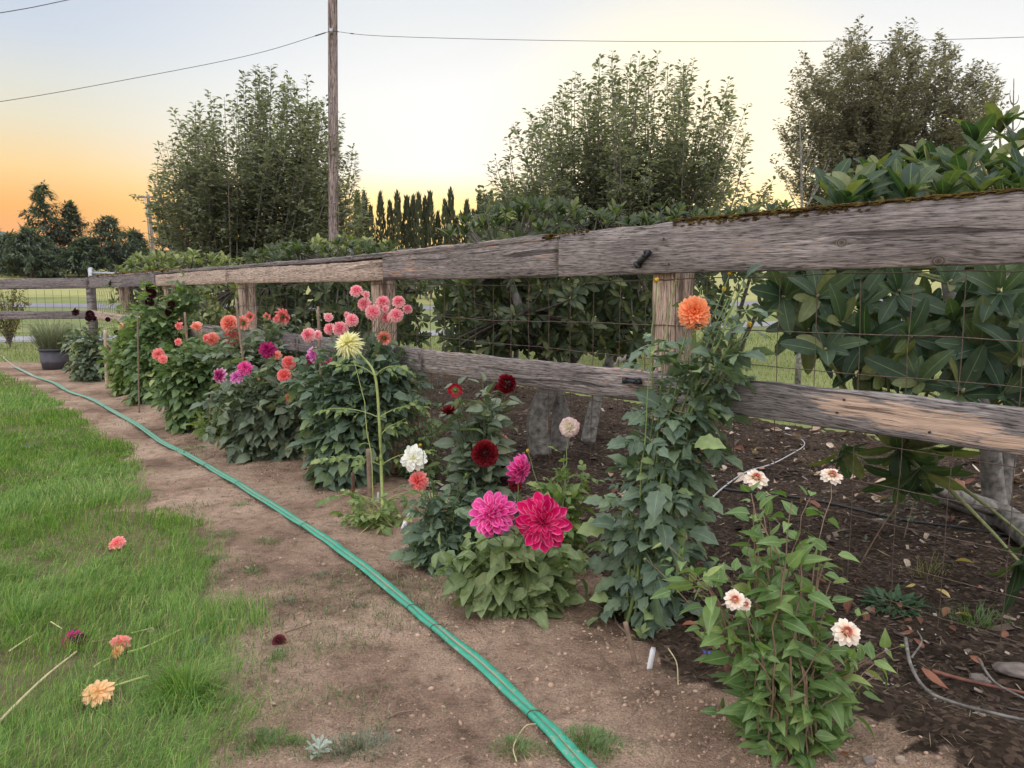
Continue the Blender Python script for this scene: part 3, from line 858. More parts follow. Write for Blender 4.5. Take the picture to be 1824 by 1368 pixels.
def leafy_bush(name, c, rad, n, L, mat, label, cat='bush', seed=0, group=None, prof='ovate'):
    q = np.random.default_rng(seed); x, y, z = c
    o = thing(name, (x, y, gz(x, y)), label, cat, group); sg = Geo(); Ms = []
    V, T, rib, _ = leaf_np(L, L * .5, 3, 0.25, 0.5, prof=prof)
    for i in range(max(8, n // 45)):
        e = np.array(c) + np.array(rad) * nrm(q.normal(0, 1, 3)) * q.uniform(0.5, 1.05); e[2] = max(e[2], gz(x, y) + 0.05)
        b0 = np.array([x, y, gz(x, y)]); pts = bez(b0, b0 + (e - b0) * (.3, .3, .7), e, 6); sg.tube(pts, [0.012, 0.003], 3, False)
        for k in range(45):
            t = q.uniform(0.3, 1.0); j = min(4, int(t * 5)); p = pts[j] + (pts[j + 1] - pts[j]) * (t * 5 - j) + q.normal(0, 0.05, 3) * max(rad)
            Ms.append(mat4(frame(q.normal(0, 1, 3) + (0, 0, .3), (q.normal(0, .4), q.normal(0, .4), 1)), p, q.uniform(.6, 1.2)))
    part('stems', sg.mesh('stems', M_BARK), o, kind='stuff')
    g2 = Geo(); g2.many(V, T, Ms, rib); part('foliage', g2.mesh('foliage', mat), o)


b_ = P(1500, 325, 16); leafy_bush('red_shrub', b_, (.35, .35, .3), 260, 0.09, M_RED, 'small red-leaved shrub glimpsed between tall ragged tree and rhododendron', seed=3)
M_BARB = leafmat('barberry leaves', [(0.0, (0.07, 0.08, 0.03)), (0.5, (0.16, 0.15, 0.05)), (1.0, (0.36, 0.27, 0.07))], trans=0.3)
b_ = P(12, 535, 19.0); leafy_bush('barberry_bush', b_, (.62, .6, .75), 1500, 0.08, M_BARB, 'yellow-green bush behind the fence at the far end of the garden', seed=4)

# ------------------------------------------------------------------ poles and lines
M_POLE = woodmat('pole wood', (0.20, 0.16, 0.145), (0.40, 0.32, 0.29), None, axis=2, gs=0.7, crack=0.75, seed=4.0)
M_WIRE = plain('black cable', (0.05, 0.05, 0.055), 0.6)
M_GALV = plain('galvanised steel', (0.42, 0.43, 0.45), 0.45, 0.7, 0.2, 14)
M_PORC = plain('porcelain', (0.5, 0.46, 0.42), 0.3)


def pole(pxt, pyt, pxb, pyb, Y, r0, label, ztop=None):
    b = P(pxb, pyb, Y); t = P(pxt, pyt, Y); d = (t - b) / (t[2] - b[2]); z0 = gz(b[0], b[1])
    base = b + d * (z0 - b[2]); top = t if ztop is None else b + d * (ztop - b[2])
    o = thing('utility_pole', base, label, 'utility pole')
    pts = [base + (top - base) * s for s in np.linspace(-0.03, 1, 26)]
    V, T = tube(pts, [r0, r0 * 0.8], 16)
    part('shaft', mesh('shaft', V - base, T, M_POLE), o, mat4(np.eye(3), base))
    return o, base, top


PY = 15.5
o, pb, pt = pole(592.5, 0, 594.5, 443, PY, 0.108, 'tall weathered wooden pole with one cable, in front of the pruned tree', 8.6)
att = P(592, 59, PY)
g_ = Geo(); g_.box(att + (0, -0.10, 0), 0.06, 0.05, 0.10); part('cable_clamp', g_.mesh('cable_clamp', M_GALV, False), o)
for zz in (2.3, 3.1, 4.4, 5.0):
    g_ = Geo(); xx = att[0] + random.uniform(-.04, .04); g_.tube([(xx, PY - 0.075, zz), (xx, PY - 0.125, zz)], 0.011, 6); part('bolt', g_.mesh('bolt', M_GALV), o)


def cable(pts, r, label, sag_splice=None):
    c = spline(pts, 14); me = mesh('overhead_cable', *tube(c, r, 6), M_WIRE); ob = solo('overhead_cable', me, label, 'cable')
    if sag_splice:
        for (i0, i1) in sag_splice:
            part('splice', mesh('splice', *tube(c[i0:i1], r * 2.2, 6), M_WIRE), ob)


A_ = att + (0, -0.12, 0)
cable([A_, P(450, 97, 15.0), P(230, 141, 14.0), P(0, 181, 13.0), P(-400, 235, 11.5)], 0.005, 'cable sloping down to the picture edge from the tall pole', [(1, 4)])
cable([A_, P(700, 65, 15.0), P(1050, 73, 14.6), P(1450, 73.5, 14.0), P(1824, 66, 13.4), P(2300, 40, 12.5)], 0.0045, 'nearly level cable running from the tall pole above the trees', [(1, 3), (6, 8)])
cable([P(-300, 70, 13.0), P(0, 23, 13.5), P(120, 0, 14.0), P(420, -65, 15.0)], 0.0065, 'short piece of cable crossing the top corner of the sky')
o, pb, pt = pole(263.5, 347, 276, 476, 58, 0.13, 'small distant leaning pole with a crossarm beside the conifers')
g_ = Geo(); ca = P(263, 351, 58); g_.box(ca, 1.45, 0.12, 0.13); part('crossarm', g_.mesh('crossarm', M_POLE, False), o)
for dx in (-.62, .12, .62):
    g_ = Geo(); g_.tube([ca + (dx, 0, .06), ca + (dx, 0, .22)], [0.06, 0.04], 6); part('insulator', g_.mesh('insulator', M_PORC), o)
g_ = Geo(); c0 = P(261, 372, 57.7); c1 = P(270, 470, 57.7); g_.tube([P(258, 352, 57.8), P(260, 366, 57.7), c0, c1], 0.05, 6); part('riser_conduit', g_.mesh('riser_conduit', M_GALV), o)

# ------------------------------------------------------------------ fence
M_GREY = woodmat('weathered rail', (0.14, 0.122, 0.114), (0.33, 0.288, 0.27), (0.50, 0.31, 0.22), 0.36, seed=1.0)
M_GREYB = woodmat('weathered rail far', (0.13, 0.115, 0.112), (0.30, 0.265, 0.26), (0.36, 0.26, 0.19), 0.34, seed=9.0)
M_TAN = woodmat('newer board', (0.36, 0.275, 0.22), (0.56, 0.44, 0.36), None, crack=0.45, seed=3.0, tilt=0.02)
M_POST = woodmat('post wood', (0.34, 0.25, 0.19), (0.56, 0.43, 0.33), None, axis=2, crack=0.55, seed=6.0, gs=0.9)
M_RUST = plain('rusty fence wire', (0.12, 0.085, 0.065), 0.7, 0.3, 0.4, 60)
M_BLACK = plain('black plastic', (0.022, 0.023, 0.026), 0.45)
M_MOSS = None
fence = thing('garden_fence', F(0, 0, gz(*F(0)[:2])), 'weathered wooden rail fence with wire mesh behind the dahlia row', 'fence')


def board(name, a, b, h, th, mat, seed=0, wob=0.004, par=fence, off=0.0, n=44, chip=0.0):
    """a plank from a to b (bottom edge of its camera face), h high, th thick"""
    a, b = np.asarray(a, float), np.asarray(b, float); L = np.linalg.norm(b - a); X = (b - a) / L
    Yv = nrm(np.cross((0, 0, 1), X)); Z = np.cross(X, Yv); R = np.column_stack([X, Yv, Z])
    q = np.random.default_rng(seed); c = 0.006; V = []
    prof = [(0, c), (0, h * .33), (0, h * .66), (0, h - c), (c, h), (th - c, h), (th, h - c), (th, h * .5), (th, c), (th - c, 0), (c, 0)]
    s1 = np.cumsum(q.normal(0, 1, n + 1)); s1 = (s1 - np.linspace(s1[0], s1[-1], n + 1)) * wob * 0.35; s2 = q.normal(0, wob * 0.5, n + 1)
    sgn = 1 if (R.T @ np.array([FN[0], FN[1], 0]))[1] < 0 else -1
    for i in range(n + 1):
        for (yy, zz) in prof:
            dz = (s1[i] + s2[i] + (-chip * max(0, q.normal(-0.6, 1)) if chip else 0)) if zz > h * .9 else (s1[i] * .5 if zz < h * .1 else 0)
            V.append((L * i / n + off, sgn * yy, zz + dz))
    k = len(prof); T = []
    for i in range(n):
        for j in range(k):
            p, w = i * k + j, i * k + (j + 1) % k; T += [(p, w, w + k), (p, w + k, p + k)]
    for e in (0, n):
        for j in range(1, k - 1):
            T.append((e * k, e * k + j, e * k + j + 1) if e else (e * k, e * k + j + 1, e * k + j))
    T = np.array(T)
    if sgn < 0:
        T = T[:, ::-1]
    M = np.eye(4); M[:3, :3] = R; M[:3, 3] = a - X * off
    return part(name, mesh(name, V, T, mat, smooth=False), par, M)


uR = -3.2
u1, u2, u3, u4, u5 = U(1180, 1.2), U(669, 1.2), U(429, 1.2), U(295, 1.2), U(214, 1.2); uC = U(163, 1.5)
tops = {uR: 1.655, u1: 1.667, u2: 1.622, u3: 1.622, u4: 1.635, u5: 1.648, uC: 1.64}
ZB = 1.432
uu = sorted(tops)


def ztop(u): return float(np.interp(u, uu, [tops[k] for k in uu]))


def zbot(u): return float(np.interp(u, [uR, u1, u2, u3, u4, uC], [1.440, 1.428, 1.434, 1.440, 1.434, 1.425]))


def rail(name, ua, ub, mat, th=0.04, n0=0.05, seed=0, off=0.0, drop=0.0, chip=0.0, h=None):
    a = F(ua, n0, zbot(ua)); b = F(ub, n0, zbot(ub)); hh = h or ((ztop(ua) + ztop(ub)) / 2 - (zbot(ua) + zbot(ub)) / 2 - drop)
    return board(name, a, b, hh, th, mat, seed, par=fence, off=off, chip=chip)


uJ1 = U(1008, 1.55); uJ2 = U(693, 1.5); uJ3 = U(413, 1.5); uJ4 = U(284, 1.5)
def lx(px, u0): return U(px, 1.5, 0.05) - u0
kn = [(U(1500, 1.55, .05) - uR, 0.095, 0.020), (U(1672, 1.47, .05) - uR, 0.018, 0.022)]
M_NEAR = woodmat('near weathered rail', (0.145, 0.126, 0.118), (0.34, 0.302, 0.284), (0.36, 0.27, 0.21), 0.28, knots=kn, seed=2.0, tilt=-0.02)
rail('rail', uR, uJ1, M_NEAR, seed=1, chip=0.004)
rail('rail', uJ1 + .006, uJ2, M_GREY, seed=2, off=4.0, drop=0.012, chip=0.004)
rail('rail', uJ2 + .005, uJ3, M_TAN, seed=3, drop=0.038, off=1.0)
rail('rail', uJ3 + .005, uJ4, M_TAN, seed=4, drop=0.04, off=8.0)
rail('rail', uJ4 + .005, uC, M_GREYB, seed=5, off=2.0, drop=0.02, chip=0.006)
# flat cap plank along the top of the older spans
for (ua, ub, sd) in ((U(985, 1.62), U(640, 1.62), 21), (U(636, 1.62), U(330, 1.62), 22), (U(326, 1.62), uC, 23)):
    a = F(ua, 0.055, ztop(ua) - 0.034); b = F(ub, 0.055, ztop(ub) - 0.034)
    board('cap_plank', a, b, 0.036, 0.14, M_GREYB if sd != 21 else M_GREY, sd, 0.003, off=sd, chip=0.004)
# back board that shows as a second layer over the near joint
a = F(U(1040, 1.6), 0.008, 1.47); b = F(U(690, 1.6), 0.008, 1.45); board('backing_plank', a, b, 0.175, 0.038, M_GREYB, 31, 0.004, off=3.0)
bx = [(U(1600, .95, .05) - uR, 0.075, 0.17, 0.05), (U(1690, .92, .05) - uR, 0.065, 0.17, 0.052), (U(1510, .95, .05) - uR, 0.09, 0.14, 0.05), (U(1790, .88, .05) - uR, 0.035, 0.10, 0.03)]
M_BARE = woodmat('rail with bare patches', (0.14, 0.125, 0.12), (0.32, 0.29, 0.275), (0.58, 0.42, 0.315), 0.30, bare=bx, seed=12.0, tilt=-0.015)


def lowrail(ua, ub, mat, seed, off=0.0, zt=(0.995, 0.99), zl=(0.845, 0.838), n0=0.045):
    a = F(ua, n0, zl[0]); b = F(ub, n0, zl[1]); return board('rail', a, b, (zt[0] + zt[1]) / 2 - (zl[0] + zl[1]) / 2, 0.038, mat, seed, par=fence, off=off, chip=0.003)


lowrail(uR, u1 - 0.02, M_BARE, 41, zt=(1.008, 0.99), zl=(0.858, 0.842))
lowrail(u1 - 0.012, U(762, 1.0), M_GREY, 42, 6.0, (0.99, 0.975), (0.842, 0.822))
lowrail(U(758, 1.0), U(540, 1.0), M_GREYB, 43, 2.0, (0.975, 0.985), (0.825, 0.835))
lowrail(U(536, 1.0), u4, M_GREYB, 44, 7.0, (0.985, 0.99), (0.83, 0.835))
lowrail(u4 + .01, uC, M_TAN, 45, 7.0, (0.99, 1.02), (0.835, 0.875))
for k, u in enumerate((-2.75, u1, u2, u3, u4, u5)):
    c = F(u, -0.07, 0); z0 = gz(c[0], c[1]) - 0.2; w = 0.138
    R = np.column_stack([np.r_[FD, 0], np.r_[FN, 0], (0, 0, 1)]); V = []; T = []
    zs = np.linspace(z0, 1.6, 14)
    for zz in zs:
        for (a, b) in ((-1, -.93), (-.93, -1), (.93, -1), (1, -.93), (1, .93), (.93, 1), (-.93, 1), (-1, .93)):
            V.append((a * w / 2, b * w / 2, zz - z0))
    for i in range(13):
        for j in range(8):
            p, q_ = i * 8 + j, i * 8 + (j + 1) % 8; T += [(p, q_, q_ + 8), (p, q_ + 8, p + 8)]
    for j in range(1, 7): T += [(13 * 8, 13 * 8 + j, 13 * 8 + j + 1)]
    M = np.eye(4); M[:3, :3] = R; M[:3, 3] = (c[0], c[1], z0)
    part('post', mesh('post', V, T, M_POST if k != 0 else M_POST, smooth=False), fence, M)
# the far end of the fence runs across the view
CA = F(uC + .02, 0.05, 0); LD = nrm(np.array([-1.0, 0.055, 0]))
board('rail', CA + LD * 0.0 + (0, 0, 1.425), CA + LD * 3.6 + (0, 0, 1.385), 0.195, 0.04, M_GREYB, 51, 0.006, chip=0.008)
board('rail', CA + LD * 0.0 + (0, 0, 0.865), CA + LD * 3.6 + (0, 0, 0.835), 0.15, 0.04, M_GREYB, 52, 0.004, off=3.0)
for s in (0.0, 2.4):
    c = CA + LD * s + (0, 0.08, 0); g_ = Geo(); g_.box((0, 0, 0.78), 0.12, 0.12, 1.6); part('post', g_.mesh('post', M_GREYB, False), fence, mat4(np.eye(3), (c[0], c[1], gz(c[0], c[1]))))


def wirepath(pts, amp, seed, n=26):
    q = np.random.default_rng(seed); c = np.array([np.asarray(pts[0]) + (np.asarray(pts[1]) - np.asarray(pts[0])) * t for t in np.linspace(0, 1, n)])
    w = np.cumsum(q.normal(0, 1, (n, 3)), 0); w -= np.linspace(0, 1, n)[:, None] * w[-1]; return c + w * amp * (0.4, 0.4, 1) / math.sqrt(n) * 2


hz = [1.405, 1.20, 1.05, 0.80, 0.66, 0.52, 0.38, 0.25]
WR = 0.0017
for k, z in enumerate(hz):
    for (ua, ub) in ((uR, u1), (u1, u2), (u2, u3), (u3, uC)):
        sl_ = 0.02 * math.sin(k * 3 + ua)
        part('wire', mesh('wire', *tube(wirepath([F(ua, 0.004, z + sl_), F(ub, 0.004, z + 0.02 * math.sin(k * 3 + ub))], 0.006 if k else 0.009, k * 7 + abs(int(ua * 3))), WR * (1.25 if k < 2 else 1), 4, False), M_RUST), fence)
u = uR + 0.05; i = 0
while u < uC:
    a = F(u + random.uniform(-.012, .012), 0.002, 1.41); b = F(u + random.uniform(-.015, .015), 0.002, 0.2)
    part('wire', mesh('wire', *tube(wirepath([a, b], 0.009, 300 + i, 14), WR, 4, False), M_RUST), fence); u += 0.172; i += 1
for k in range(22):
    s = 0.06 + k * 0.16; a = CA + LD * s + (0, .02, 1.40); b = CA + LD * s + (random.uniform(-.01, .01), .02, 0.15)
    part('wire', mesh('wire', *tube([a, b], 0.003, 4, False), M_RUST), fence)
for z in (1.25, 1.08, 0.75, 0.6, 0.45, 0.3):
    part('wire', mesh('wire', *tube([CA + LD * 0.05 + (0, .02, z), CA + LD * 3.5 + (0, .02, z)], 0.003, 4, False), M_RUST), fence)
# black insulators nailed to the rails, and nails
def clip(px, py, rot, n0=0.056, par=fence, L=0.085):
    u = U(px, 1.2, n0); lo, hi = 0.2, 1.9
    for _ in range(40):
        m_ = (lo + hi) / 2
        if PX(F(u, n0, m_))[1] > py: lo = m_
        else: hi = m_
    c = F(u, n0 + 0.012, lo); R = np.column_stack([np.r_[FD, 0], -np.r_[FN, 0], (0, 0, 1)])
    cr, sr = math.cos(rot), math.sin(rot); R = R @ np.array([[cr, 0, -sr], [0, 1, 0], [sr, 0, cr]])
    g_ = Geo()
    g_.box((0, 0, 0), L, 0.022, 0.018); g_.box((L * .42, 0, 0), 0.016, 0.028, 0.030); g_.box((-L * .35, 0, 0.010), 0.012, 0.026, 0.014); g_.box((L * .1, 0.002, .012), L * .5, 0.008, .006)
    g_.tube([(-L * .2, -.008, 0), (-L * .2, -.02, 0)], .006, 6)
    part('insulator', g_.mesh('insulator', M_BLACK, False), par, mat4(R, c))


clip(1146, 461, math.radians(-40), L=.10); clip(1131, 679, 0.0, L=.105); clip(199, 505, math.radians(-35), L=.12)
for (px, py) in ((1180, 425), (1190, 470), (672, 470), (668, 488), (430, 486), (434, 500), (1165, 700), (1500, 735), (1670, 770), (1512, 712), (1192, 672)):
    u = U(px, 1.3, .05); lo, hi = 0.2, 1.9
    for _ in range(40):
        m_ = (lo + hi) / 2
        if PX(F(u, .05, m_))[1] > py: lo = m_
        else: hi = m_
    part('nail', mesh('nail', *tube([F(u, .047, lo), F(u, .054, lo)], .0042, 6), M_BLACK), fence)


def mossmat():
    m, t, b, o = newmat('moss')
    co = nd(t, 'ShaderNodeTexCoord').outputs['Object']
    n = nd(t, 'ShaderNodeTexNoise', {'Vector': co, 'Scale': 26.0, 'Detail': 5.0}).outputs[0]
    n2 = nd(t, 'ShaderNodeTexNoise', {'Vector': co, 'Scale': 600.0, 'Detail': 3.0}).outputs[0]
    c = mixc(t, 0.7, ramp(t, n, [(0.3, (0.07, 0.042, 0.022)), (0.5, (0.135, 0.085, 0.028)), (0.7, (0.21, 0.155, 0.04))]), ramp(t, n2, [(0.3, (0.35, 0.35, 0.35)), (0.7, (1.4, 1.4, 1.3))]), 'MULTIPLY')
    t.links.new(c, b.inputs['Base Color']); b.inputs['Roughness'].default_value = 1.0; b.inputs['Specular IOR Level'].default_value = 0.05
    t.links.new(nd(t, 'ShaderNodeBump', {'Strength': 1.0, 'Distance': 0.006, 'Height': n2}).outputs[0], b.inputs['Normal'])
    return m


M_MOSS = mossmat()


def moss(ua, ub, count, seed, n0=0.045, nw=0.03, s=(0.008, 0.022), zoff=0.0, hg=.03, thr=-.12):
    q = np.random.default_rng(seed); g_ = Geo()
    ph = [(a, b) for a in range(1, 4) for b in range(7)]
    V = np.array([(0, 0, 1)] + [(math.sin(a * .55) * math.cos(b * .898), math.sin(a * .55) * math.sin(b * .898), math.cos(a * .55)) for a, b in ph])
    T = [(0, 1 + b, 1 + (b + 1) % 7) for b in range(7)]
    for a in range(2):
        for b in range(7):
            p, w = 1 + a * 7 + b, 1 + a * 7 + (b + 1) % 7; T += [(p, p + 7, w + 7), (p, w + 7, w)]
    for i in range(count):
        u = q.uniform(ua, ub)
        if fbm(np.array(u * 3.0), np.array(seed * 1.7), 1.0, 3) < thr and q.random() < .85:
            continue
        r = q.uniform(*s); hang = q.random() ** 3
        c = F(u, n0 + q.uniform(-nw, 0.006) + 0.004 * hang, ztop(u) + zoff - 0.006 - hg * hang)
        D = np.diag([r * q.uniform(.9, 1.9), r * q.uniform(.8, 1.3), r * q.uniform(.4, .75)]); A = q.uniform(-.4, .4)
        R = np.column_stack([np.r_[FD, 0], np.r_[FN, 0], (0, 0, 1)]) @ np.array([[1, 0, 0], [0, math.cos(A), -math.sin(A)], [0, math.sin(A), math.cos(A)]])
        g_.add((V * (1 + q.normal(0, .12, (len(V), 1)))) @ (R @ D).T + c, T)
    part('moss', g_.mesh('moss', M_MOSS), fence, kind='stuff')


moss(uR, U(1215, 1.65), 5200, 1, zoff=0.004, s=(.004, .0105), hg=.010, thr=-.34)
moss(U(1560, 1.65), U(1212, 1.65), 1500, 7, zoff=0.002, s=(.004, .010), hg=.028, thr=-.1)
moss(U(1060, 1.65), U(985, 1.63), 420, 2, n0=.05, s=(.004, .01))
moss(U(330, 1.63), uC, 260, 3, n0=0.06, nw=.12, s=(.015, .03), zoff=.01)

# gate beyond the corner
gp = P(163, 500, 15.9)
gate = thing('pipe_gate', (gp[0], gp[1], gz(gp[0], gp[1])), 'grey steel pipe gate with wire netting beyond the fence corner', 'gate')
z0 = gz(gp[0], gp[1]); gt = P(160, 479, 15.9)[2]; gR = P(212, 484, 15.7)
part('gate_post', mesh('gate_post', *tube([(gp[0], gp[1], z0), (gp[0], gp[1], gt), (gp[0], gp[1], gt + .03)], [0.055, 0.055, 0.03], 10), M_GALV), gate)
part('top_rail', mesh('top_rail', *tube([(gp[0], gp[1], gt - .08), (gR[0] + .6, gR[1] - .4, gt - .13)], 0.028, 8), M_GALV), gate)
g_ = Geo()
for k in range(26):
    x = gp[0] + .06 + k * .05; g_.tube([(x, gp[1] - .02, gt - .12), (x + .12, gp[1] - .04, gt - .55), (x, gp[1] - .02, gt - 1.0), (x + .12, gp[1] - .04, gt - 1.35)], 0.003, 3, False)
part('netting', g_.mesh('netting', M_RUST), gate, kind='stuff')
# ------------------------------------------------------------------ grass
M_GRASS = leafmat('lawn grass', [(0.0, (0.085, 0.175, 0.045)), (0.55, (0.18, 0.32, 0.075)), (0.9, (0.30, 0.43, 0.11)), (1.0, (0.50, 0.45, 0.22))], trans=0.3, rough=0.6, tcol=(1.3, 1.5, 0.7), spec=0.25)
M_GRASS2 = leafmat('meadow grass', [(0.0, (0.14, 0.18, 0.05)), (0.6, (0.23, 0.25, 0.09)), (1.0, (0.40, 0.36, 0.19))], trans=0.35, rough=0.7, tcol=(1.3, 1.5, 0.6), spec=0.2)


def blades(x, y, z, h, w, az, lean, seed=0):
    """one five-point blade per entry, bending over towards az"""
    n = len(x); q = np.random.default_rng(seed)
    dx, dy = np.cos(az), np.sin(az); sx, sy = -dy, dx
    rot = q.uniform(-1.2, 1.2, n); sx2 = sx * np.cos(rot) + dx * np.sin(rot); sy2 = sy * np.cos(rot) + dy * np.sin(rot)
    b = np.stack([x, y, z], 1); s = np.stack([sx2, sy2, np.zeros(n)], 1) * (w / 2)[:, None]; d = np.stack([dx, dy, np.zeros(n)], 1)
    up = np.array([0, 0, 1.0])
    m = b + d * (h * lean * 0.35)[:, None] + up * (h * np.sqrt(np.clip(1 - (lean * .5) ** 2, .1, 1)) * 0.55)[:, None]
    t = b + d * (h * lean)[:, None] + up * (h * np.clip(1 - lean ** 2 * 0.6, .15, 1) * 0.92)[:, None]
    V = np.stack([b - s, b + s, m + s * .8, m - s * .8, t], 1).reshape(-1, 3)
    i = np.arange(n)[:, None, None] * 5
    T = (np.array([(0, 1, 2), (0, 2, 3), (3, 2, 4)])[None] + i).reshape(-1, 3)
    return V, T


def lawn_grass():
    q = np.random.default_rng(31); X = []; Y = []
    for (y0, y1, dens) in ((1.5, 2.6, 15000), (2.6, 3.6, 11500), (3.6, 5, 7200), (5, 7, 3800), (7, 10, 1900), (10, 15.5, 800)):
        xl = -0.70 * y1 - 0.3; n = int((y1 - y0) * (0.9 - xl) * dens)
        X.append(q.uniform(xl, 0.9, n)); Y.append(q.uniform(y0, y1, n))
    x = np.concatenate(X); y = np.concatenate(Y)
    xj = x + 0.22 * fbm(x, y, 3.0, 3); yj = y + 0.22 * fbm(x + 9, y, 3.0, 3)
    k = inpoly(xj, yj, LAWN)
    # thin turf at the border, and a bare seam between two mounds
    near = ~inpoly(xj + 0.10, yj - 0.05, LAWN)
    k &= ~(near & (q.random(len(x)) < 0.30))
    k |= inpoly(xj - .12, yj + .05, LAWN) & (q.random(len(x)) < 0.10)
    a, b = G(20, 935), G(255, 905); tt = np.clip((x - a[0]) / (b[0] - a[0]), 0, 1); dist = np.abs(y - (a[1] + (b[1] - a[1]) * tt) + 0.12 * fbm(x, y, 4.0, 2)); seam = (x > a[0]) & (x < b[0] + .1) & (dist < 0.07)
    k &= ~(seam & (q.random(len(x)) < 0.8))
    thin = fbm(x + 3, y, 1.6, 3)
    k &= ~((thin < -0.3) & (q.random(len(x)) < 0.6))
    x, y, near = x[k], y[k], near[k]
    z = ground_z(x, y) + 0.045 * np.clip(fbm(x, y, 1.3, 2) + 0.2, 0, 1)
    clump = fbm(x, y, 3.2, 3); fine = fbm(x + 40, y, 9.0, 2)
    h = (0.058 + 0.055 * np.clip(clump + 0.35, 0, 1.2) + 0.03 * fine) * q.uniform(0.6, 1.3, len(x))
    long_ = q.random(len(x)) < 0.02; h = np.where(long_, h * 1.6, h); h = np.where(near, h * 0.95, h)
    w = 0.0021 * np.clip(y / 3.0, 0.8, 3.2) * q.uniform(0.8, 1.4, len(x))
    az = 5.0 * fbm(x + 11, y + 4, 1.1, 2) + q.normal(0, 0.9, len(x)) + 0.3
    lean = np.clip(0.62 + 0.5 * fbm(x, y + 20, 2.0, 2) + q.normal(0, 0.18, len(x)), 0.1, 1.05)
    V, T = blades(x, y, z, h, w, az, lean, 5)
    part('lawn_grass', mesh('lawn_grass', V, T, M_GRASS, {'rib': np.zeros(len(V))}, smooth=False), kind='stuff')
    return len(x)


print('blades', lawn_grass())


def meadow_grass():
    q = np.random.default_rng(77); n = 60000
    y = 5.0 + 20 * q.random(n) ** 1.3; x = q.uniform(-0.75, 0.72, n) * y
    k = zone(x, y) == 3; x, y = x[k], y[k]; z = ground_z(x, y)
    V, T = blades(x, y, z, 0.07 * q.uniform(.5, 1.5, len(x)), 0.004 * y / 6, q.uniform(0, 6.28, len(x)), q.uniform(0.1, .8, len(x)), 6)
    part('meadow_grass', mesh('meadow_grass', V, T, M_GRASS2, {'rib': np.zeros(len(V))}, smooth=False), kind='stuff')


meadow_grass()


def tuft(px, py, rpx, n, hgt, label, mat, seed, name='grass_tuft', cat='grass tuft', wd=0.0026, group='weedy tufts on the bare path'):
    q = np.random.default_rng(seed); c = G(px, py); r = rpx * sc(c[1])
    rad = r * 1.45 * q.random(n) ** .8; a = q.uniform(0, 6.283, n); rad *= 1 + 1.1 * vnoise(np.cos(a) * 1.8 + seed, np.sin(a) * 1.8 + seed * .7); x = c[0] + rad * np.cos(a) * 1.25; y = c[1] + rad * np.sin(a) * .9; z = ground_z(x, y) - .004; hgt = hgt * np.clip(1.35 - rad / (r * 1.3), .3, 1.2)
    V, T = blades(x, y, z, hgt * q.uniform(.5, 1.3, n), np.full(n, wd), a + q.normal(0, .7, n), np.clip(q.normal(.7, .25, n), .1, 1.05), seed)
    return solo(name, mesh(name, V, T, mat, {'rib': np.zeros(len(V))}, False), label, cat, group)


M_WEED = leafmat('weed green', [(0.0, (0.09, 0.16, 0.06)), (1.0, (0.21, 0.31, 0.12))], trans=0.25)
M_WEEDG = leafmat('grey weed', [(0.0, (0.12, 0.14, 0.10)), (1.0, (0.26, 0.28, 0.21))], trans=0.2)
for i, (px, py, r, n, h, lab, m) in enumerate([
        (645, 1332, 58, 900, .04, 'broad grey-green mat of weeds at the bottom edge of the bare path', M_WEEDG),
        (468, 1330, 34, 350, .055, 'spiky grass tuft on the path near the lawn corner', M_WEED), (524, 1326, 16, 110, .045, 'small bright grass tuft next to the pale rosette', M_WEED),
        (1048, 1330, 46, 700, .055, 'grass tuft beside the hose at the bottom edge', M_WEED), (920, 1338, 34, 320, .045, 'thin grass patch on the near side of the hose bottom', M_WEED),
        (475, 966, 22, 200, .03, 'flat green weed patch beside the lawn, highest on the path', M_WEED), (425, 900, 16, 120, .03, 'small weed patch near where two hose ties are close', M_WEED),
        (400, 955, 30, 240, .03, 'weed patch touching the lawn edge by the bare notch', M_WEED), (385, 1000, 34, 330, .03, 'largest weed patch hugging the lawn edge', M_WEED),
        (450, 1020, 15, 110, .03, 'weed patch a little out from the lawn edge', M_WEED), (512, 1072, 14, 80, .03, 'dull weed tuft in the middle of the bare path', M_WEEDG),
        (635, 1080, 18, 110, .03, 'dark little weed tuft close to the hose', M_WEEDG), (568, 1025, 16, 90, .03, 'pale weed tuft between hose and path centre', M_WEEDG),
        (292, 908, 14, 130, .035, 'grass tuft in the bare notch of the lawn', M_WEED), (497, 1172, 20, 110, .04, 'grass around the dried maroon flower head', M_WEED),
        (640, 830, 18, 120, .03, 'far weed tuft on the path', M_WEED), (330, 1245, 42, 1100, .16, 'tall bright grass clump bulging at the lawn edge', M_GRASS), (35, 1110, 26, 140, .19, 'long yellow-green grass blades at the left of the lawn', M_GRASS)]):
    tuft(px, py, r, n, h, lab, m, 900 + i)


def path_weeds():
    """thin film of tiny seedlings and moss on the bare soil, in patches"""
    q = np.random.default_rng(12); N = 60000; y = 1.7 + 6.5 * q.random(N) ** 1.2; x = q.uniform(-.62, .35, N) * y
    u_, n_ = UN(x, y); k = (zone(x, y) == 0) & (fbm(x, y, 1.5, 4) + .35 * fbm(x, y, 7.0, 2) > .04 + .22 * q.random(N)) & (n_ > .8); x, y = x[k], y[k]; z = ground_z(x, y) - .002; n = len(x)
    V, T = blades(x, y, z, q.uniform(.012, .04, n), .0030 * np.clip(y / 3, .8, 2.2), q.uniform(0, 6.28, n), np.clip(q.normal(.7, .3, n), .1, 1.1), 9)
    part('path_weeds', mesh('path_weeds', V, T, M_WEEDP, {'rib': np.zeros(len(V))}, False), kind='stuff')


M_WEEDP = leafmat('path moss', [(0.0, (0.09, 0.14, 0.055)), (0.7, (0.17, 0.23, 0.10)), (1.0, (0.34, 0.31, 0.2))], trans=.2)
path_weeds()


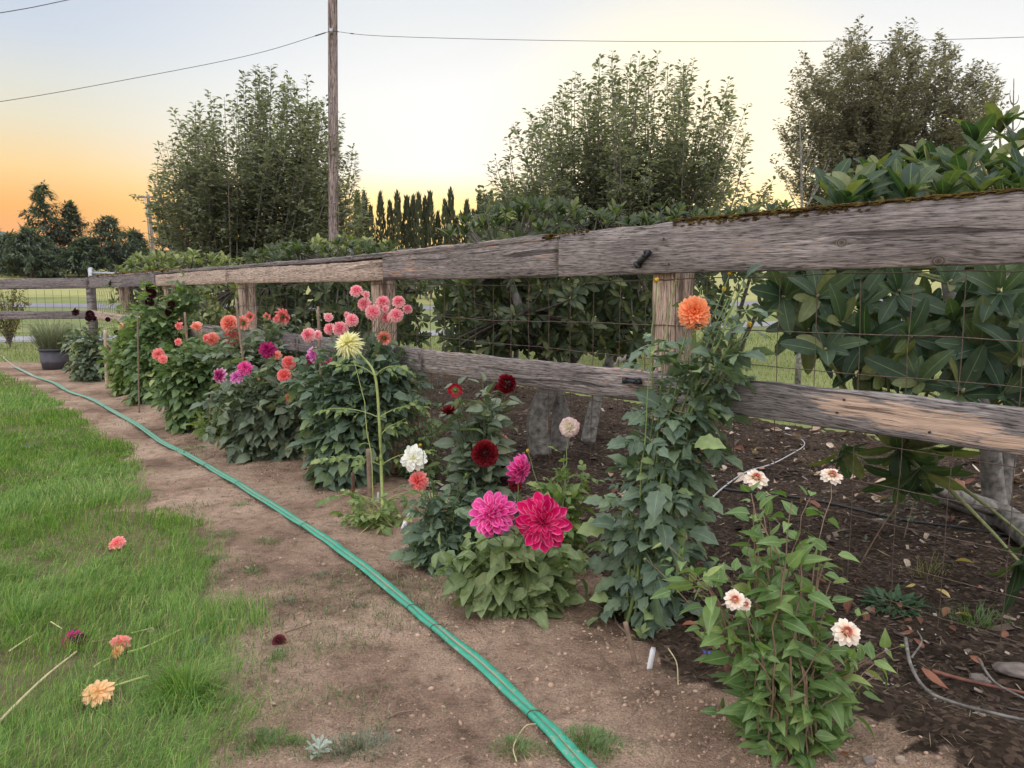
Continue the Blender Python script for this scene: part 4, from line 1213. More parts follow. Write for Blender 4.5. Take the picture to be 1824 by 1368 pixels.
def litter():
    """bark chips, soil crumbs and small bits nobody would count"""
    q = np.random.default_rng(8)
    V0 = np.array([(-1, -.35, 0), (1, -.3, .05), (.9, .35, .12), (-.85, .3, .1), (0, 0, .35)]); T0 = np.array([(0, 1, 4), (1, 2, 4), (2, 3, 4), (3, 0, 4)])
    M_CHIP = leafmat('bark chips', [(0.0, (0.035, 0.024, 0.02)), (0.55, (0.085, 0.055, 0.045)), (0.85, (0.14, 0.10, 0.08)), (0.95, (0.30, 0.23, 0.19)), (1.0, (0.5, 0.42, 0.36))], trans=0, rough=0.95)
    u = q.uniform(-3.4, 8, 26000) ; n = -4.3 * q.random(26000) ** 1.2 + 0.15
    x = P0[0] + FD[0] * u + FN[0] * n; y = P0[1] + FD[1] * u + FN[1] * n
    k = (zone(x, y) == 2) & (y > 1.4); x, y = x[k], y[k]; z = ground_z(x, y)
    Ms = []
    for i in range(len(x)):
        s = 0.010 * math.exp(q.normal(0, .5)) * (1.0 if q.random() > .05 else 2.2); a = q.uniform(0, 6.283); R = np.array([[math.cos(a), -math.sin(a), q.normal(0, .35)], [math.sin(a), math.cos(a), q.normal(0, .35)], [q.normal(0, .25), q.normal(0, .25), .5]])
        Ms.append(mat4(R, (x[i], y[i], z[i] + .004), s))
    g_ = Geo(); g_.many(V0, T0, Ms); part('bark_chips', g_.mesh('bark_chips', M_CHIP, False), kind='stuff')
    M_CRUMB = leafmat('soil crumbs', [(0.0, (0.26, 0.175, 0.13)), (0.8, (0.44, 0.30, 0.225)), (1.0, (0.52, 0.38, 0.29))], trans=0, rough=1.0)
    ph = (1 + 5 ** .5) / 2
    IV = np.array([(-1, ph, 0), (1, ph, 0), (-1, -ph, 0), (1, -ph, 0), (0, -1, ph), (0, 1, ph), (0, -1, -ph), (0, 1, -ph), (ph, 0, -1), (ph, 0, 1), (-ph, 0, -1), (-ph, 0, 1)]) / 1.9
    IT = np.array([(0, 11, 5), (0, 5, 1), (0, 1, 7), (0, 7, 10), (0, 10, 11), (1, 5, 9), (5, 11, 4), (11, 10, 2), (10, 7, 6), (7, 1, 8), (3, 9, 4), (3, 4, 2), (3, 2, 6), (3, 6, 8), (3, 8, 9), (4, 9, 5), (2, 4, 11), (6, 2, 10), (8, 6, 7), (9, 8, 1)])
    N = 24000; y = 1.6 + 6 * q.random(N) ** 1.4; x = q.uniform(-.62, .62, N) * y
    uu_, nn_ = UN(x, y); keep = (zone(x, y) == 0) & (q.random(N) < np.exp(-((nn_ - 0.4) / 0.6) ** 2) + 0.22); x, y = x[keep], y[keep]; z = ground_z(x, y)
    Ms = []
    for i in range(len(x)):
        s = 0.0034 * math.exp(q.normal(0, .6)); Ms.append(mat4(np.eye(3) * (1, 1, .7) + q.normal(0, .2, (3, 3)), (x[i], y[i], z[i] + s * .1), min(s, .010)))
    g_ = Geo(); g_.many(IV, IT, Ms); part('soil_crumbs', g_.mesh('soil_crumbs', M_CRUMB, False), kind='stuff')
    M_STRAW = leafmat('dry straw', [(0.0, (0.26, 0.19, 0.13)), (1.0, (0.5, 0.41, 0.28))], trans=0, rough=0.9)
    N = 3600; y = 1.6 + 5 * q.random(N) ** 1.3; x = q.uniform(-.62, .66, N) * y; keep = np.isin(zone(x, y), (0, 2)); x, y = x[keep], y[keep]; z = ground_z(x, y)
    g_ = Geo(); Vs = np.array([(-1, -.02, 0), (0, -.02, .04), (1, 0, 0), (0, .02, .04)]); Ts = np.array([(0, 1, 3), (1, 2, 3)]); Ms = []
    for i in range(len(x)):
        a = q.uniform(0, 6.28); c, s = math.cos(a), math.sin(a); Ms.append(mat4(np.array([[c, -s, 0], [s, c, 0], [q.normal(0, .06), 0, 1]]), (x[i], y[i], z[i] + .006), q.uniform(.012, .04)))
    g_.many(Vs, Ts, Ms); part('dry_straw', g_.mesh('dry_straw', M_STRAW, False), kind='stuff')


litter()

# ------------------------------------------------------------------ leaves as shared meshes
def leafset(name, mat, variants):
    """variants: list of (V, T, rib)"""
    return [dict(me=mesh(name, V, T, mat, {'rib': rib}), V=V, T=T, rib=rib) for V, T, rib in variants]


def simple(L, Wd, n, serr, prof, folds=(0.15, 0.35, 0.5, 0.25), droops=(0.3, 0.7, 1.1, -0.2)):
    out = []
    for f, d in zip(folds, droops):
        V, T, rib, _ = leaf_np(L, Wd, n, f, d, serr, prof); out.append((V, T, rib))
    return out


CAMP = np.array([0, 0, H])


def put_leaves(o, lset, items, limit, mat, pname='leaf'):
    """items: (variant, 4x4). The nearest become parts, the rest one joined part"""
    items = sorted(items, key=lambda it: float(np.linalg.norm(it[1][:3, 3] - CAMP)))
    for v, M in items[:limit]:
        part(pname, lset[v]['me'], o, M)
    rest = items[limit:]
    if rest:
        g_ = Geo()
        for v in range(len(lset)):
            g_.many(lset[v]['V'], lset[v]['T'], [M for w, M in rest if w == v], lset[v]['rib'])
        part('foliage', g_.mesh('foliage', mat), o, kind='stuff')


# ------------------------------------------------------------------ rhododendrons
RH = dict(
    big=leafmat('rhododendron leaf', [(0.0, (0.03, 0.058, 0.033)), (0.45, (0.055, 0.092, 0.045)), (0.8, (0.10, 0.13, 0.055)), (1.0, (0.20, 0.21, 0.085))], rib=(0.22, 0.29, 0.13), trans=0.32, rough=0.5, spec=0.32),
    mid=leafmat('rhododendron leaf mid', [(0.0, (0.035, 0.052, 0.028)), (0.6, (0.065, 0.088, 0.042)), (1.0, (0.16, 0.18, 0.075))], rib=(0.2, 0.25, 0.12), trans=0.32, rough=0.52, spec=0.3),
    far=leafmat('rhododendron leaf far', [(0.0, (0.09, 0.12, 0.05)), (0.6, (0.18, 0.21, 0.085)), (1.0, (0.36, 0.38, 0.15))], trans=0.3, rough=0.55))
M_TWIG = plain('green twig', (0.20, 0.22, 0.09), 0.7, noise=0.3)
M_BUD = plain('leaf bud', (0.33, 0.30, 0.15), 0.6, noise=0.2)
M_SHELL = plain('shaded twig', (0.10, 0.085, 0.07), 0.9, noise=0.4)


def rhodo(label, base, whorls, L, Wd, mat, trunks, limit, seed, nleaf=(8, 11)):
    """whorls: (position, axis). Leaves radiate from each whorl and hang below it"""
    r = random.Random(seed); q = np.random.default_rng(seed)
    o = thing('rhododendron', base, label, 'shrub', 'rhododendrons planted behind the fence')
    lset = leafset('leaf', mat, simple(L, Wd, 7, 0.0, 'ellip' if mat is RH['big'] else 'obov', (0.18, 0.3, 0.1, 0.42), (0.35, 0.6, 0.15, 0.85)))
    b = np.array(base); items = []; heads = []
    for tpts, rad in trunks:
        part('trunk', mesh('trunk', *tube(spline(tpts, 6), rad, 8), M_BARK2), o); heads += [np.array(p) for p in tpts[1:]]
    heads.append(b + (0, 0, .5)); hh = np.array(heads)
    tw = Geo(); bud = Geo()
    for (c, ax) in whorls:
        c = np.asarray(c, float); ax = nrm(ax)
        s0 = hh[np.argmin(np.linalg.norm((hh - c) * (1, 1, 1.3), axis=1))]
        pts = bez(s0, s0 + (c - s0) * (.45, .45, .2), c, 7); tw.tube(pts, [0.014, 0.005], 5, False)
        n = r.randint(*nleaf); a0 = r.random() * 6.28; F_ = frame(ax, (0.2, 0.1, 1) if abs(ax[2]) < .9 else (1, 0, 0))
        for k in range(n):
            a = a0 + k * 2.39996 if n > 9 else a0 + k * 6.283 / n + r.uniform(-.2, .2)
            th = (r.uniform(0.75, 1.45) if k > 2 else r.uniform(0.35, 0.8)) * (0.72 if ax[2] > .8 else 1.0)
            rad = F_[:, 0] * math.cos(a) + F_[:, 2] * math.sin(a)
            d = F_[:, 1] * math.cos(th) + rad * math.sin(th)
            up = F_[:, 1] * math.sin(th) - rad * math.cos(th)
            items.append((r.randint(0, 3), mat4(frame(d, up), c - F_[:, 1] * r.uniform(0, .02) + d * 0.012, r.uniform(0.5, 1.15))))
        if r.random() < .5:
            bud.tube([c, c + ax * 0.012, c + ax * .026], [0.004, 0.008, 0.002], 6)
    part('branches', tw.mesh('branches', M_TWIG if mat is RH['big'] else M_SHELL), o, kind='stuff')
    if bud.n: part('buds', bud.mesh('buds', M_BUD), o, kind='stuff')
    put_leaves(o, lset, items, limit, mat)
    return o


def big_rhodo():
    r = random.Random(5); wh = []
    face = lambda c, up, sp: (r.uniform(-sp, sp) + (0 if c is None else c), -0.75 + r.uniform(-.3, .3), up)
    tops = [(1735, 255, 4.0), (1812, 265, 4.1), (1660, 315, 3.9), (1712, 318, 3.75), (1790, 330, 3.6), (1590, 340, 3.7), (1545, 355, 3.6), (1478, 350, 3.9), (1620, 356, 3.5), (1822, 315, 3.6), (1505, 330, 4.1), (1690, 290, 4.2), (1760, 300, 3.8), (1560, 318, 4.1), (1640, 290, 4.3), (1850, 230, 4.0), (1780, 235, 4.3), (1680, 350, 3.5), (1745, 345, 3.5), (1610, 322, 4.1), (1830, 352, 3.4), (1510, 358, 3.5)]
    for px, py, Y in tops:
        wh.append((P(px, py, Y), (r.uniform(-.35, .35), -.35 + r.uniform(-.25, .25), 1.0)))
    fronts = [(1395, 530, 3.55), (1500, 575, 3.3), (1470, 625, 3.2), (1600, 520, 3.25), (1690, 505, 3.2), (1780, 520, 3.0), (1540, 610, 3.25), (1620, 600, 3.1), (1636, 680, 3.0), (1712, 700, 2.95), (1748, 620, 3.0), (1812, 632, 2.9), (1580, 660, 3.15), (1560, 640, 3.3), (1455, 530, 3.4), (1785, 705, 2.9), (1700, 570, 3.15), (1800, 560, 3.05), (1520, 665, 3.35), (1650, 560, 3.3), (1740, 555, 3.3), (1440, 590, 3.55), (1672, 640, 3.2), (1600, 690, 3.3), (1760, 660, 3.2), (1820, 690, 3.1), (1530, 545, 3.5), (1700, 660, 3.35), (1850, 600, 3.0), (1860, 700, 2.9), (1560, 480, 3.6), (1420, 485, 3.9), (1820, 470, 3.3)]
    for px, py, Y in fronts:
        wh.append((P(px, py, Y), (r.uniform(-.7, .4), -0.8 + r.uniform(-.2, .3), r.uniform(.1, .75))))
    for k in range(95):   # the shaded inside of the bush
        px = r.uniform(1400, 1950); py = r.uniform(300, 690) if px > 1480 else r.uniform(430, 640); wh.append((P(px, py, r.uniform(3.6, 4.9)), (r.uniform(-.8, .8), r.uniform(-.9, .2), r.uniform(0, 1))))
    for px, py, Y in ((1600, 800, 3.35), (1640, 835, 3.2), (1610, 850, 3.4), (1815, 1000, 2.75), (1830, 960, 2.9), (1500, 800, 4.2), (1655, 800, 3.6)):
        wh.append((P(px, py, Y), (r.uniform(-.3, .3), -.5, -.5)))
    b = G(1775, 930)
    t1 = [b, P(1768, 860, b[1]), P(1755, 740, b[1] - .1), P(1700, 560, b[1] - .2), P(1680, 420, b[1] - .1)]
    t2 = [b + (.06, .1, 0), P(1800, 780, b[1] + .1), P(1840, 560, b[1]), P(1800, 380, b[1] - .3)]
    t3 = [P(1770, 905, b[1] - .05), P(1690, 880, b[1] - .35), P(1640, 850, b[1] - .6), P(1600, 800, b[1] - .8)]
    t4 = [P(1755, 740, b[1] - .1), P(1640, 600, b[1] - .5), P(1570, 480, b[1] - .5)]
    rhodo('big dark-leaved rhododendron towering over the fence at the near end', b, wh, 0.19, 0.070, RH['big'], [(t1, [0.075, 0.03]), (t2, [0.06, 0.025]), (t3, [0.05, 0.015]), (t4, [0.03, 0.012])], 300, 51)


big_rhodo()


def mid_rhodo(label, px0, px1, top, bot, Y, dY, mat, n, seed, L, trunk_px, trunk_y, limit, sidetop=30, topbias=0.35, hollow=None, band=None, tpx=None):
    r = random.Random(seed); wh = []
    cx = (px0 + px1) / 2; hw = (px1 - px0) / 2
    for i in range(n):
        if i < n * topbias:
            px = r.uniform(px0, px1); py = top + sidetop * ((px - cx) / hw) ** 2 + r.uniform(-8, 26) ; ax = (r.uniform(-.4, .4), -.3 + r.uniform(-.3, .3), 1)
            yy = Y + r.uniform(-.6, .8) * dY
        else:
            px = r.gauss(cx, hw * .55); px = min(px1, max(px0, px)); py = r.uniform(top + 25, bot - 20 * abs(px - cx) / hw)
            if hollow and hollow[0] < px < hollow[1] and py > hollow[2] and r.random() < .8:
                continue
            yy = Y + dY * r.uniform(-1, .7) * math.sqrt(max(0.1, 1 - ((px - cx) / hw) ** 2)); ax = ((px - cx) / hw * .6 + r.uniform(-.3, .3), -.8, r.uniform(-.1, .8))
        wh.append((P(px, py, yy), ax))
    if band:
        for i in range(band[2]):
            px = r.uniform(px0 + 10, px1 - 10); wh.append((P(px, r.uniform(band[0], band[1]), Y + dY * r.uniform(-.8, .5)), (r.uniform(-.7, .7), -.9, r.uniform(-.5, .6))))
    b = G(trunk_px, trunk_y); trunks = []
    if tpx:
        for pp, rad in tpx:
            q0 = G(*pp[0]); trunks.append(([q0 - (0, 0, .04)] + [P(x_, y_, q0[1] + d_) for x_, y_, d_ in pp[1:]], rad))
        return rhodo(label, b, wh, L, L * .36, mat, trunks, limit, seed)
    k = 0
    for (ex, ey, dy) in ((-.75, .35, -.3), (-.35, .2, .2), (.1, .15, -.3), (.45, .25, .1), (.8, .4, -.2)):
        e = P(cx + hw * ex, top + (bot - top) * ey, Y + dy * dY); off = np.array([.24 * ex, .1 * dy, 0]); m1 = b + (e - b) * (.12, .12, .28) + (0, 0, .02); m2 = b + (e - b) * (.5, .5, .55) + (r.uniform(-.06, .06), 0, 0)
        trunks.append(([b + off - (0, 0, .03), m1 + off, m2, e], [0.062 if k in (1, 3) else 0.045, 0.035, 0.012])); k += 1
    return rhodo(label, b, wh, L, L * .36, mat, trunks, limit, seed)


mid_rhodo('rhododendron with thick forked grey trunks seen between the rails beside the near post', 790, 1185, 372, 640, 6.5, 0.9, RH['mid'], 230, 61, 0.118, 985, 800, 300, 45, hollow=(920, 1190, 585), band=(465, 625, 380), tpx=[([(962, 806), (958, 745, 0), (975, 690, 0), (968, 620, -.1), (930, 560, -.3), (900, 470, -.4)], [.10, .085, .05, .02]), ([(995, 800), (1000, 740, .05), (992, 690, .1), (1035, 615, .1), (1085, 560, 0), (1120, 480, -.2)], [.085, .075, .05, .02]), ([(1046, 785), (1058, 730, .2), (1072, 680, .3), (1090, 620, .3), (1075, 540, .2), (1050, 440, 0)], [.07, .055, .04, .015]), ([(1150, 690), (1120, 640, -.3), (1085, 655, -.6), (1075, 690, -.8)], [.06, .05, .04, .03]), ([(975, 690), (1010, 590, -.2), (985, 520, -.2), (1000, 420, 0)], [.03, .02, .012]), ([(880, 690), (870, 620, 0), (840, 560, -.1), (830, 480, 0)], [.045, .03, .012]), ([(780, 690), (800, 600, 0), (815, 520, 0)], [.03, .02, .01])])
mid_rhodo('rhododendron between the pale-flowered dahlia and the far posts, behind the pink pompons', 440, 752, 442, 640, 9.8, 1.0, RH['mid'], 210, 62, 0.14, 600, 690, 220, 24, topbias=.4, band=(485, 605, 230))
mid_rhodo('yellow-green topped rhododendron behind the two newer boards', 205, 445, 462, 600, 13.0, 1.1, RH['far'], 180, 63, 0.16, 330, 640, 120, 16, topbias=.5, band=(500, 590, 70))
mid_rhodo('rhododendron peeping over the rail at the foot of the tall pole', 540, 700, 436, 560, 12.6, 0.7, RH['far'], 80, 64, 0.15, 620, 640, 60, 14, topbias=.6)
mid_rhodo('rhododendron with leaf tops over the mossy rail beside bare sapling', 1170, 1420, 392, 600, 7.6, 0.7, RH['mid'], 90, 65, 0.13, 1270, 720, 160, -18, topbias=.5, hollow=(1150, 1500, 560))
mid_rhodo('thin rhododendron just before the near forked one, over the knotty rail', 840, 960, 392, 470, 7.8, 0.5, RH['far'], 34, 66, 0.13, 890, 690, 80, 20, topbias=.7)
# ------------------------------------------------------------------ blooms
PET = {}


def petal_geo(prof, Lp, Wp, n, cup, curl):
    V, T, rib, tp = leaf_np(Lp, Wp, n, cup, curl, 0, prof); return V, T, rib, tp


BM = {
    'maroon': petalmat('maroon petal', (0.012, 0.002, 0.003), (0.035, 0.004, 0.008), (0.085, 0.008, 0.016), trans=.1),
    'burgundy': petalmat('burgundy petal', (0.03, 0.001, 0.003), (0.15, 0.003, 0.008), (0.26, 0.008, 0.016), trans=.15),
    'red': petalmat('red petal', (0.45, 0.22, 0.07), (0.34, 0.008, 0.03), (0.36, 0.010, 0.035)),
    'coral': petalmat('coral petal', (0.84, 0.15, 0.09), (0.94, 0.36, 0.27), (0.97, 0.60, 0.48), trans=.3),
    'coralred': petalmat('coral red petal', (0.82, 0.09, 0.09), (0.92, 0.27, 0.25), (0.96, 0.52, 0.46), trans=.3),
    'pink': petalmat('pink petal', (0.84, 0.07, 0.22), (0.95, 0.42, 0.44), (0.98, 0.80, 0.74), trans=.3),
    'peach': petalmat('peach petal', (0.75, 0.30, 0.10), (0.85, 0.48, 0.22), (0.9, 0.6, 0.36)),
    'yellow': petalmat('lemon petal', (0.80, 0.74, 0.22), (0.90, 0.86, 0.42), (0.93, 0.91, 0.60), trans=.35),
    'white': petalmat('white petal', (0.75, 0.72, 0.35), (0.86, 0.85, 0.74), (0.88, 0.88, 0.84), trans=.3),
    'magenta': petalmat('magenta petal', (0.34, 0.001, 0.05), (0.62, 0.002, 0.095), (0.72, 0.008, 0.16), edge=(0.88, 0.22, 0.44), trans=.25),
    'orchid': petalmat('orchid petal', (0.52, 0.003, 0.12), (0.70, 0.02, 0.23), (0.80, 0.11, 0.42), edge=(0.90, 0.40, 0.62), trans=.25),
    'pinkwhite': petalmat('pink-white petal', (0.80, 0.74, 0.50), (0.88, 0.76, 0.68), (0.86, 0.42, 0.55), trans=.25),
    'orange': petalmat('orange petal', (0.85, 0.13, 0.035), (0.95, 0.27, 0.10), (0.97, 0.48, 0.24), trans=.2),
    'wine': petalmat('wine petal', (0.20, 0.002, 0.05), (0.34, 0.006, 0.10), (0.42, 0.015, 0.15)),
    'winewhite': petalmat('wine and white petal', (0.34, 0.008, 0.12), (0.42, 0.02, 0.16), (0.86, 0.72, 0.80)),
    'lilac': petalmat('lilac petal', (0.52, 0.04, 0.30), (0.66, 0.16, 0.44), (0.86, 0.58, 0.76)),
    'gold': petalmat('gold bud petal', (0.55, 0.30, 0.02), (0.75, 0.48, 0.04), (0.80, 0.58, 0.10)),
    'cream': petalmat('cream petal', (0.78, 0.52, 0.36), (0.86, 0.74, 0.62), (0.88, 0.83, 0.76), trans=.3),
    'greenbud': petalmat('green bud', (0.16, 0.24, 0.05), (0.30, 0.38, 0.10), (0.45, 0.48, 0.16)),
    'withered': petalmat('withered petal', (0.20, 0.10, 0.05), (0.42, 0.24, 0.13), (0.55, 0.36, 0.22)),
    'dried': petalmat('dried maroon petal', (0.06, 0.015, 0.02), (0.16, 0.03, 0.04), (0.30, 0.08, 0.05)),
    'eye': petalmat('zinnia eye', (0.55, 0.10, 0.10), (0.72, 0.22, 0.16), (0.80, 0.48, 0.12)),
}
M_SEPAL = leafmat('sepal', [(0.0, (0.07, 0.13, 0.035)), (1.0, (0.15, 0.22, 0.07))], trans=.2)
GA = 2.39996


def bloom_layout(kind, rs):
    """petal frames of a bloom of radius 1 whose axis is +z: list of (variant, matrix, layer)"""
    r = random.Random(rs); out = []
    if kind == 'ball': n, pm, L0, L1, core = 92, 2.35, 0.46, 0.62, 0.42
    elif kind == 'pompon': n, pm, L0, L1, core = 96, 2.1, 0.5, 0.74, 0.34
    elif kind == 'deco': n, pm, L0, L1, core = 58, 1.85, 0.42, 0.88, 0.16
    elif kind == 'cactus': n, pm, L0, L1, core = 120, 2.0, 0.6, 0.95, 0.12
    elif kind == 'big': n, pm, L0, L1, core = 120, 1.9, 0.30, 0.86, 0.20
    elif kind == 'open': n, pm, L0, L1, core = 16, 1.6, 0.7, 0.86, 0.12
    elif kind == 'zin': n, pm, L0, L1, core = 30, 1.62, 0.55, 0.72, 0.28
    elif kind == 'bud': n, pm, L0, L1, core = 30, 1.7, 0.75, 0.85, 0.32
    elif kind == 'limp': n, pm, L0, L1, core = 60, 1.5, 0.4, 0.9, 0.15
    for i in range(n):
        f = (i + 0.5) / n
        if kind in ('open',): phi = 1.25 + 0.35 * f
        elif kind == 'zin': phi = 1.15 + 0.5 * f
        else: phi = math.acos(1 - f * (1 - math.cos(pm)))
        a = i * GA + r.uniform(-.12, .12); phi += r.uniform(-.07, .07)
        rad = np.array([math.cos(a), math.sin(a), 0]); d0 = rad * math.sin(phi) + np.array([0, 0, math.cos(phi)])
        tan_ = rad * math.cos(phi) - np.array([0, 0, math.sin(phi)])
        if kind in ('ball', 'pompon'): d = nrm(d0 + tan_ * 0.15); up = -tan_ + d0 * 0.2
        elif kind == 'bud': d = nrm(np.array([0, 0, 1]) + rad * 0.25 - d0 * 0.0); d = nrm(d0 * .35 + np.array([0, 0, .9])); up = -rad
        else: d = nrm(d0 + tan_ * 0.25); up = -tan_ * 0.9 + d0 * .3
        if kind == 'bud':
            p = rad * math.sin(phi) * core + np.array([0, 0, -.6 + .2 * math.cos(phi)])
        else:
            p = d0 * core
        L = (L0 + (L1 - L0) * min(1, f * 1.35)) * r.uniform(.9, 1.08)
        out.append((r.randint(0, 2), mat4(frame(d, up), p, L), f))
    return out


SHAPE = {   # profile, width to length, rows, cupping, backward curl per variant
    'ball': ('blunt', .62, 3, (.75, .6, .7), (-.25, -.1, -.3)), 'pompon': ('petal', .5, 3, (.6, .8, .7), (.1, .3, .0)),
    'deco': ('obov', .50, 5, (.6, .4, .8), (.4, .8, -.2)), 'cactus': ('lance', .27, 4, (.9, .6, 1.1), (.1, .5, -.2)),
    'big': ('obov', .46, 6, (.7, .4, .95), (.6, 1.2, -.7)), 'open': ('petal', .6, 4, (.2, .3, .1), (.3, .1, .4)),
    'zin': ('blunt', .52, 3, (.15, .1, .2), (.1, .25, .0)), 'bud': ('petal', .5, 3, (.5, .6, .4), (-.6, -.8, -.7)), 'limp': ('petal', .4, 4, (.4, .2, .6), (.9, 1.4, .5))}
_pm = {}; _bm = {}


def petals(kind, colr):
    k = (kind, colr)
    if k not in _pm:
        prof, w, n, cups, curls = SHAPE[kind]; L = []
        for c, u in zip(cups, curls):
            V, T, rib, tp = petal_geo(prof, 1.0, w, n, c, u)
            L.append((mesh('petal', V, T, BM[colr], {'rib': rib, 'tip': tp}), V, T, rib, tp))
        _pm[k] = L
    return _pm[k]


def bloom_mesh(kind, colr, var):
    k = (kind, colr, var)
    if k not in _bm:
        pl = petals(kind, colr); VV = []; TT = []; A = []; B = []; n = 0
        for v, M, f in bloom_layout(kind, var * 13 + 5):
            _, V, T, rib, tp = pl[v]; VV.append(V @ M[:3, :3].T + M[:3, 3]); TT.append(T + n); A.append(rib)
            B.append(tp * (0.55 + 0.45 * f) if kind not in ('winewhite',) else tp); n += len(V)
        # solid heart so the bloom is never see-through
        ang = np.linspace(0, 2 * math.pi, 9)[:-1]; q = [(0, 0, .3)] + [(.3 * math.cos(a), .3 * math.sin(a), .05) for a in ang] + [(0, 0, -.3)]
        VV.append(np.array(q) * (1.0 if kind in ('ball', 'pompon', 'bud') else .6)); TT.append(np.array([(0, 1 + i, 1 + (i + 1) % 8) for i in range(8)] + [(9, 1 + (i + 1) % 8, 1 + i) for i in range(8)]) + n)
        A.append(np.ones(10)); B.append(np.zeros(10))
        _bm[k] = mesh('bloom', np.concatenate(VV), np.concatenate(TT), BM[colr], {'rib': np.concatenate(A), 'tip': np.concatenate(B)})
    return _bm[k]


_eye = {}


def eye_mesh():
    if 'm' not in _eye:
        g_ = Geo(); tp = []
        VV = []; TT = []; n = 0
        V, T, rib, t0 = petal_geo('blunt', .2, .1, 3, .3, .2)
        for i in range(40):
            f = i / 40; ph = 1.3 * math.sqrt(f); a = i * GA; rad = np.array([math.cos(a), math.sin(a), 0]); d = rad * math.sin(ph) + np.array([0, 0, math.cos(ph)])
            M = mat4(frame(d, -rad), d * .22); VV.append(V @ M[:3, :3].T + M[:3, 3]); TT.append(T + n); n += len(V); tp.append(np.full(len(V), f * f))
        _eye['m'] = mesh('eye', np.concatenate(VV), np.concatenate(TT), BM['eye'], {'tip': np.concatenate(tp), 'rib': np.ones(n)})
    return _eye['m']


_cal = {}


def calyx_mesh():
    if 'm' not in _cal:
        V, T, rib, _ = leaf_np(.55, .3, 3, .3, -.6, prof='ovate'); g_ = Geo()
        for i in range(7):
            a = i * .898; rad = np.array([math.cos(a), math.sin(a), 0]); d = nrm(rad + (0, 0, .25)); g_.add(V @ frame(d, (0, 0, 1)).T + rad * .08 - (0, 0, .1), T, rib)
        V, T = tube([(0, 0, -.45), (0, 0, -.15), (0, 0, .0)], [.09, .2, .3], 7); g_.add(V, T, 0)
        _cal['m'] = g_.mesh('calyx', M_SEPAL)
    return _cal['m']


def zframe(ax, spin=0.0):
    z = nrm(ax); x = np.cross((0, 0, 1), z)
    if np.linalg.norm(x) < 1e-3: x = np.array([1.0, 0, 0])
    x = nrm(x); y = np.cross(z, x); c, s = math.cos(spin), math.sin(spin)
    return np.column_stack([x * c + y * s, y * c - x * s, z])


def add_bloom(o, kind, colr, pos, R, ax, rr, single=False, squash=1.0, label=None, name='bloom'):
    Rm = zframe(ax, rr.random() * 6.28); M = mat4(Rm @ np.diag([1, 1, squash]), pos, R)
    if single:      # the big near flowers: every petal is a piece of its own
        k = ('core', colr)
        if k not in _bm:
            V, T = tube([(0, 0, -.25), (0, 0, 0), (0, 0, .16)], [.1, .16, .04], 8); _bm[k] = mesh('bloom', V, T, BM[colr], {'rib': np.ones(len(V)), 'tip': np.zeros(len(V))})
        b = part(name, _bm[k], o, M, label=label); pl = petals(kind, colr)
        for v, Mp, f in bloom_layout(kind, rr.randint(0, 999)):
            part('petal', pl[v][0], b, M @ Mp)
    else:
        b = part(name, bloom_mesh(kind, colr, rr.randint(0, 1)), o, M, label=label)
    if kind == 'zin':
        part('eye', eye_mesh(), b, mat4(Rm, pos + Rm[:, 2] * R * .12, R * .9))
    part('calyx', calyx_mesh(), b, mat4(Rm, pos - Rm[:, 2] * R * (.12 if kind != 'ball' else .3), R * (.75 if kind != 'bud' else 1.15)))
    return b


# ------------------------------------------------------------------ dahlia leaves
LM = {
    'grey': leafmat('grey-green dahlia leaf', [(0.0, (0.10, 0.135, 0.095)), (0.5, (0.165, 0.205, 0.145)), (0.92, (0.235, 0.28, 0.19)), (1.0, (0.33, 0.34, 0.20))], rib=(0.26, 0.32, 0.2), trans=.22, rough=.5),
    'mid': leafmat('green dahlia leaf', [(0.0, (0.095, 0.15, 0.07)), (0.5, (0.155, 0.23, 0.105)), (0.9, (0.23, 0.31, 0.14)), (1.0, (0.36, 0.40, 0.16))], rib=(0.26, 0.34, 0.16), trans=.28, rough=.5),
    'light': leafmat('light dahlia leaf', [(0.0, (0.12, 0.18, 0.06)), (0.5, (0.19, 0.27, 0.10)), (1.0, (0.33, 0.38, 0.15))], rib=(0.36, 0.42, 0.2), trans=.32, rough=.5),
    'bush': leafmat('broad dahlia leaf', [(0.0, (0.14, 0.19, 0.08)), (0.5, (0.21, 0.275, 0.125)), (1.0, (0.30, 0.36, 0.17))], rib=(0.34, 0.40, 0.2), trans=.25, rough=.48),
    'blue': leafmat('blue-green dahlia leaf', [(0.0, (0.085, 0.13, 0.095)), (0.5, (0.145, 0.20, 0.14)), (0.88, (0.20, 0.27, 0.16)), (1.0, (0.30, 0.38, 0.16))], rib=(0.26, 0.34, 0.2), trans=.22, rough=.48),
    'zin': leafmat('zinnia leaf', [(0.0, (0.10, 0.18, 0.06)), (0.5, (0.165, 0.26, 0.095)), (0.9, (0.23, 0.33, 0.12)), (1.0, (0.36, 0.42, 0.16))], rib=(0.36, 0.45, 0.2), trans=.3, rough=.45, ribw=.9),
}
M_STEM = {'green': plain('green stem', (0.17, 0.23, 0.075), .6, noise=.25), 'brown': plain('brown stem', (0.21, 0.14, 0.09), .75, noise=.3), 'pale': plain('pale green stem', (0.34, 0.40, 0.13), .55, noise=.15), 'dark': plain('dark green stem', (0.09, 0.12, 0.05), .65, noise=.25)}
LSETS = {}


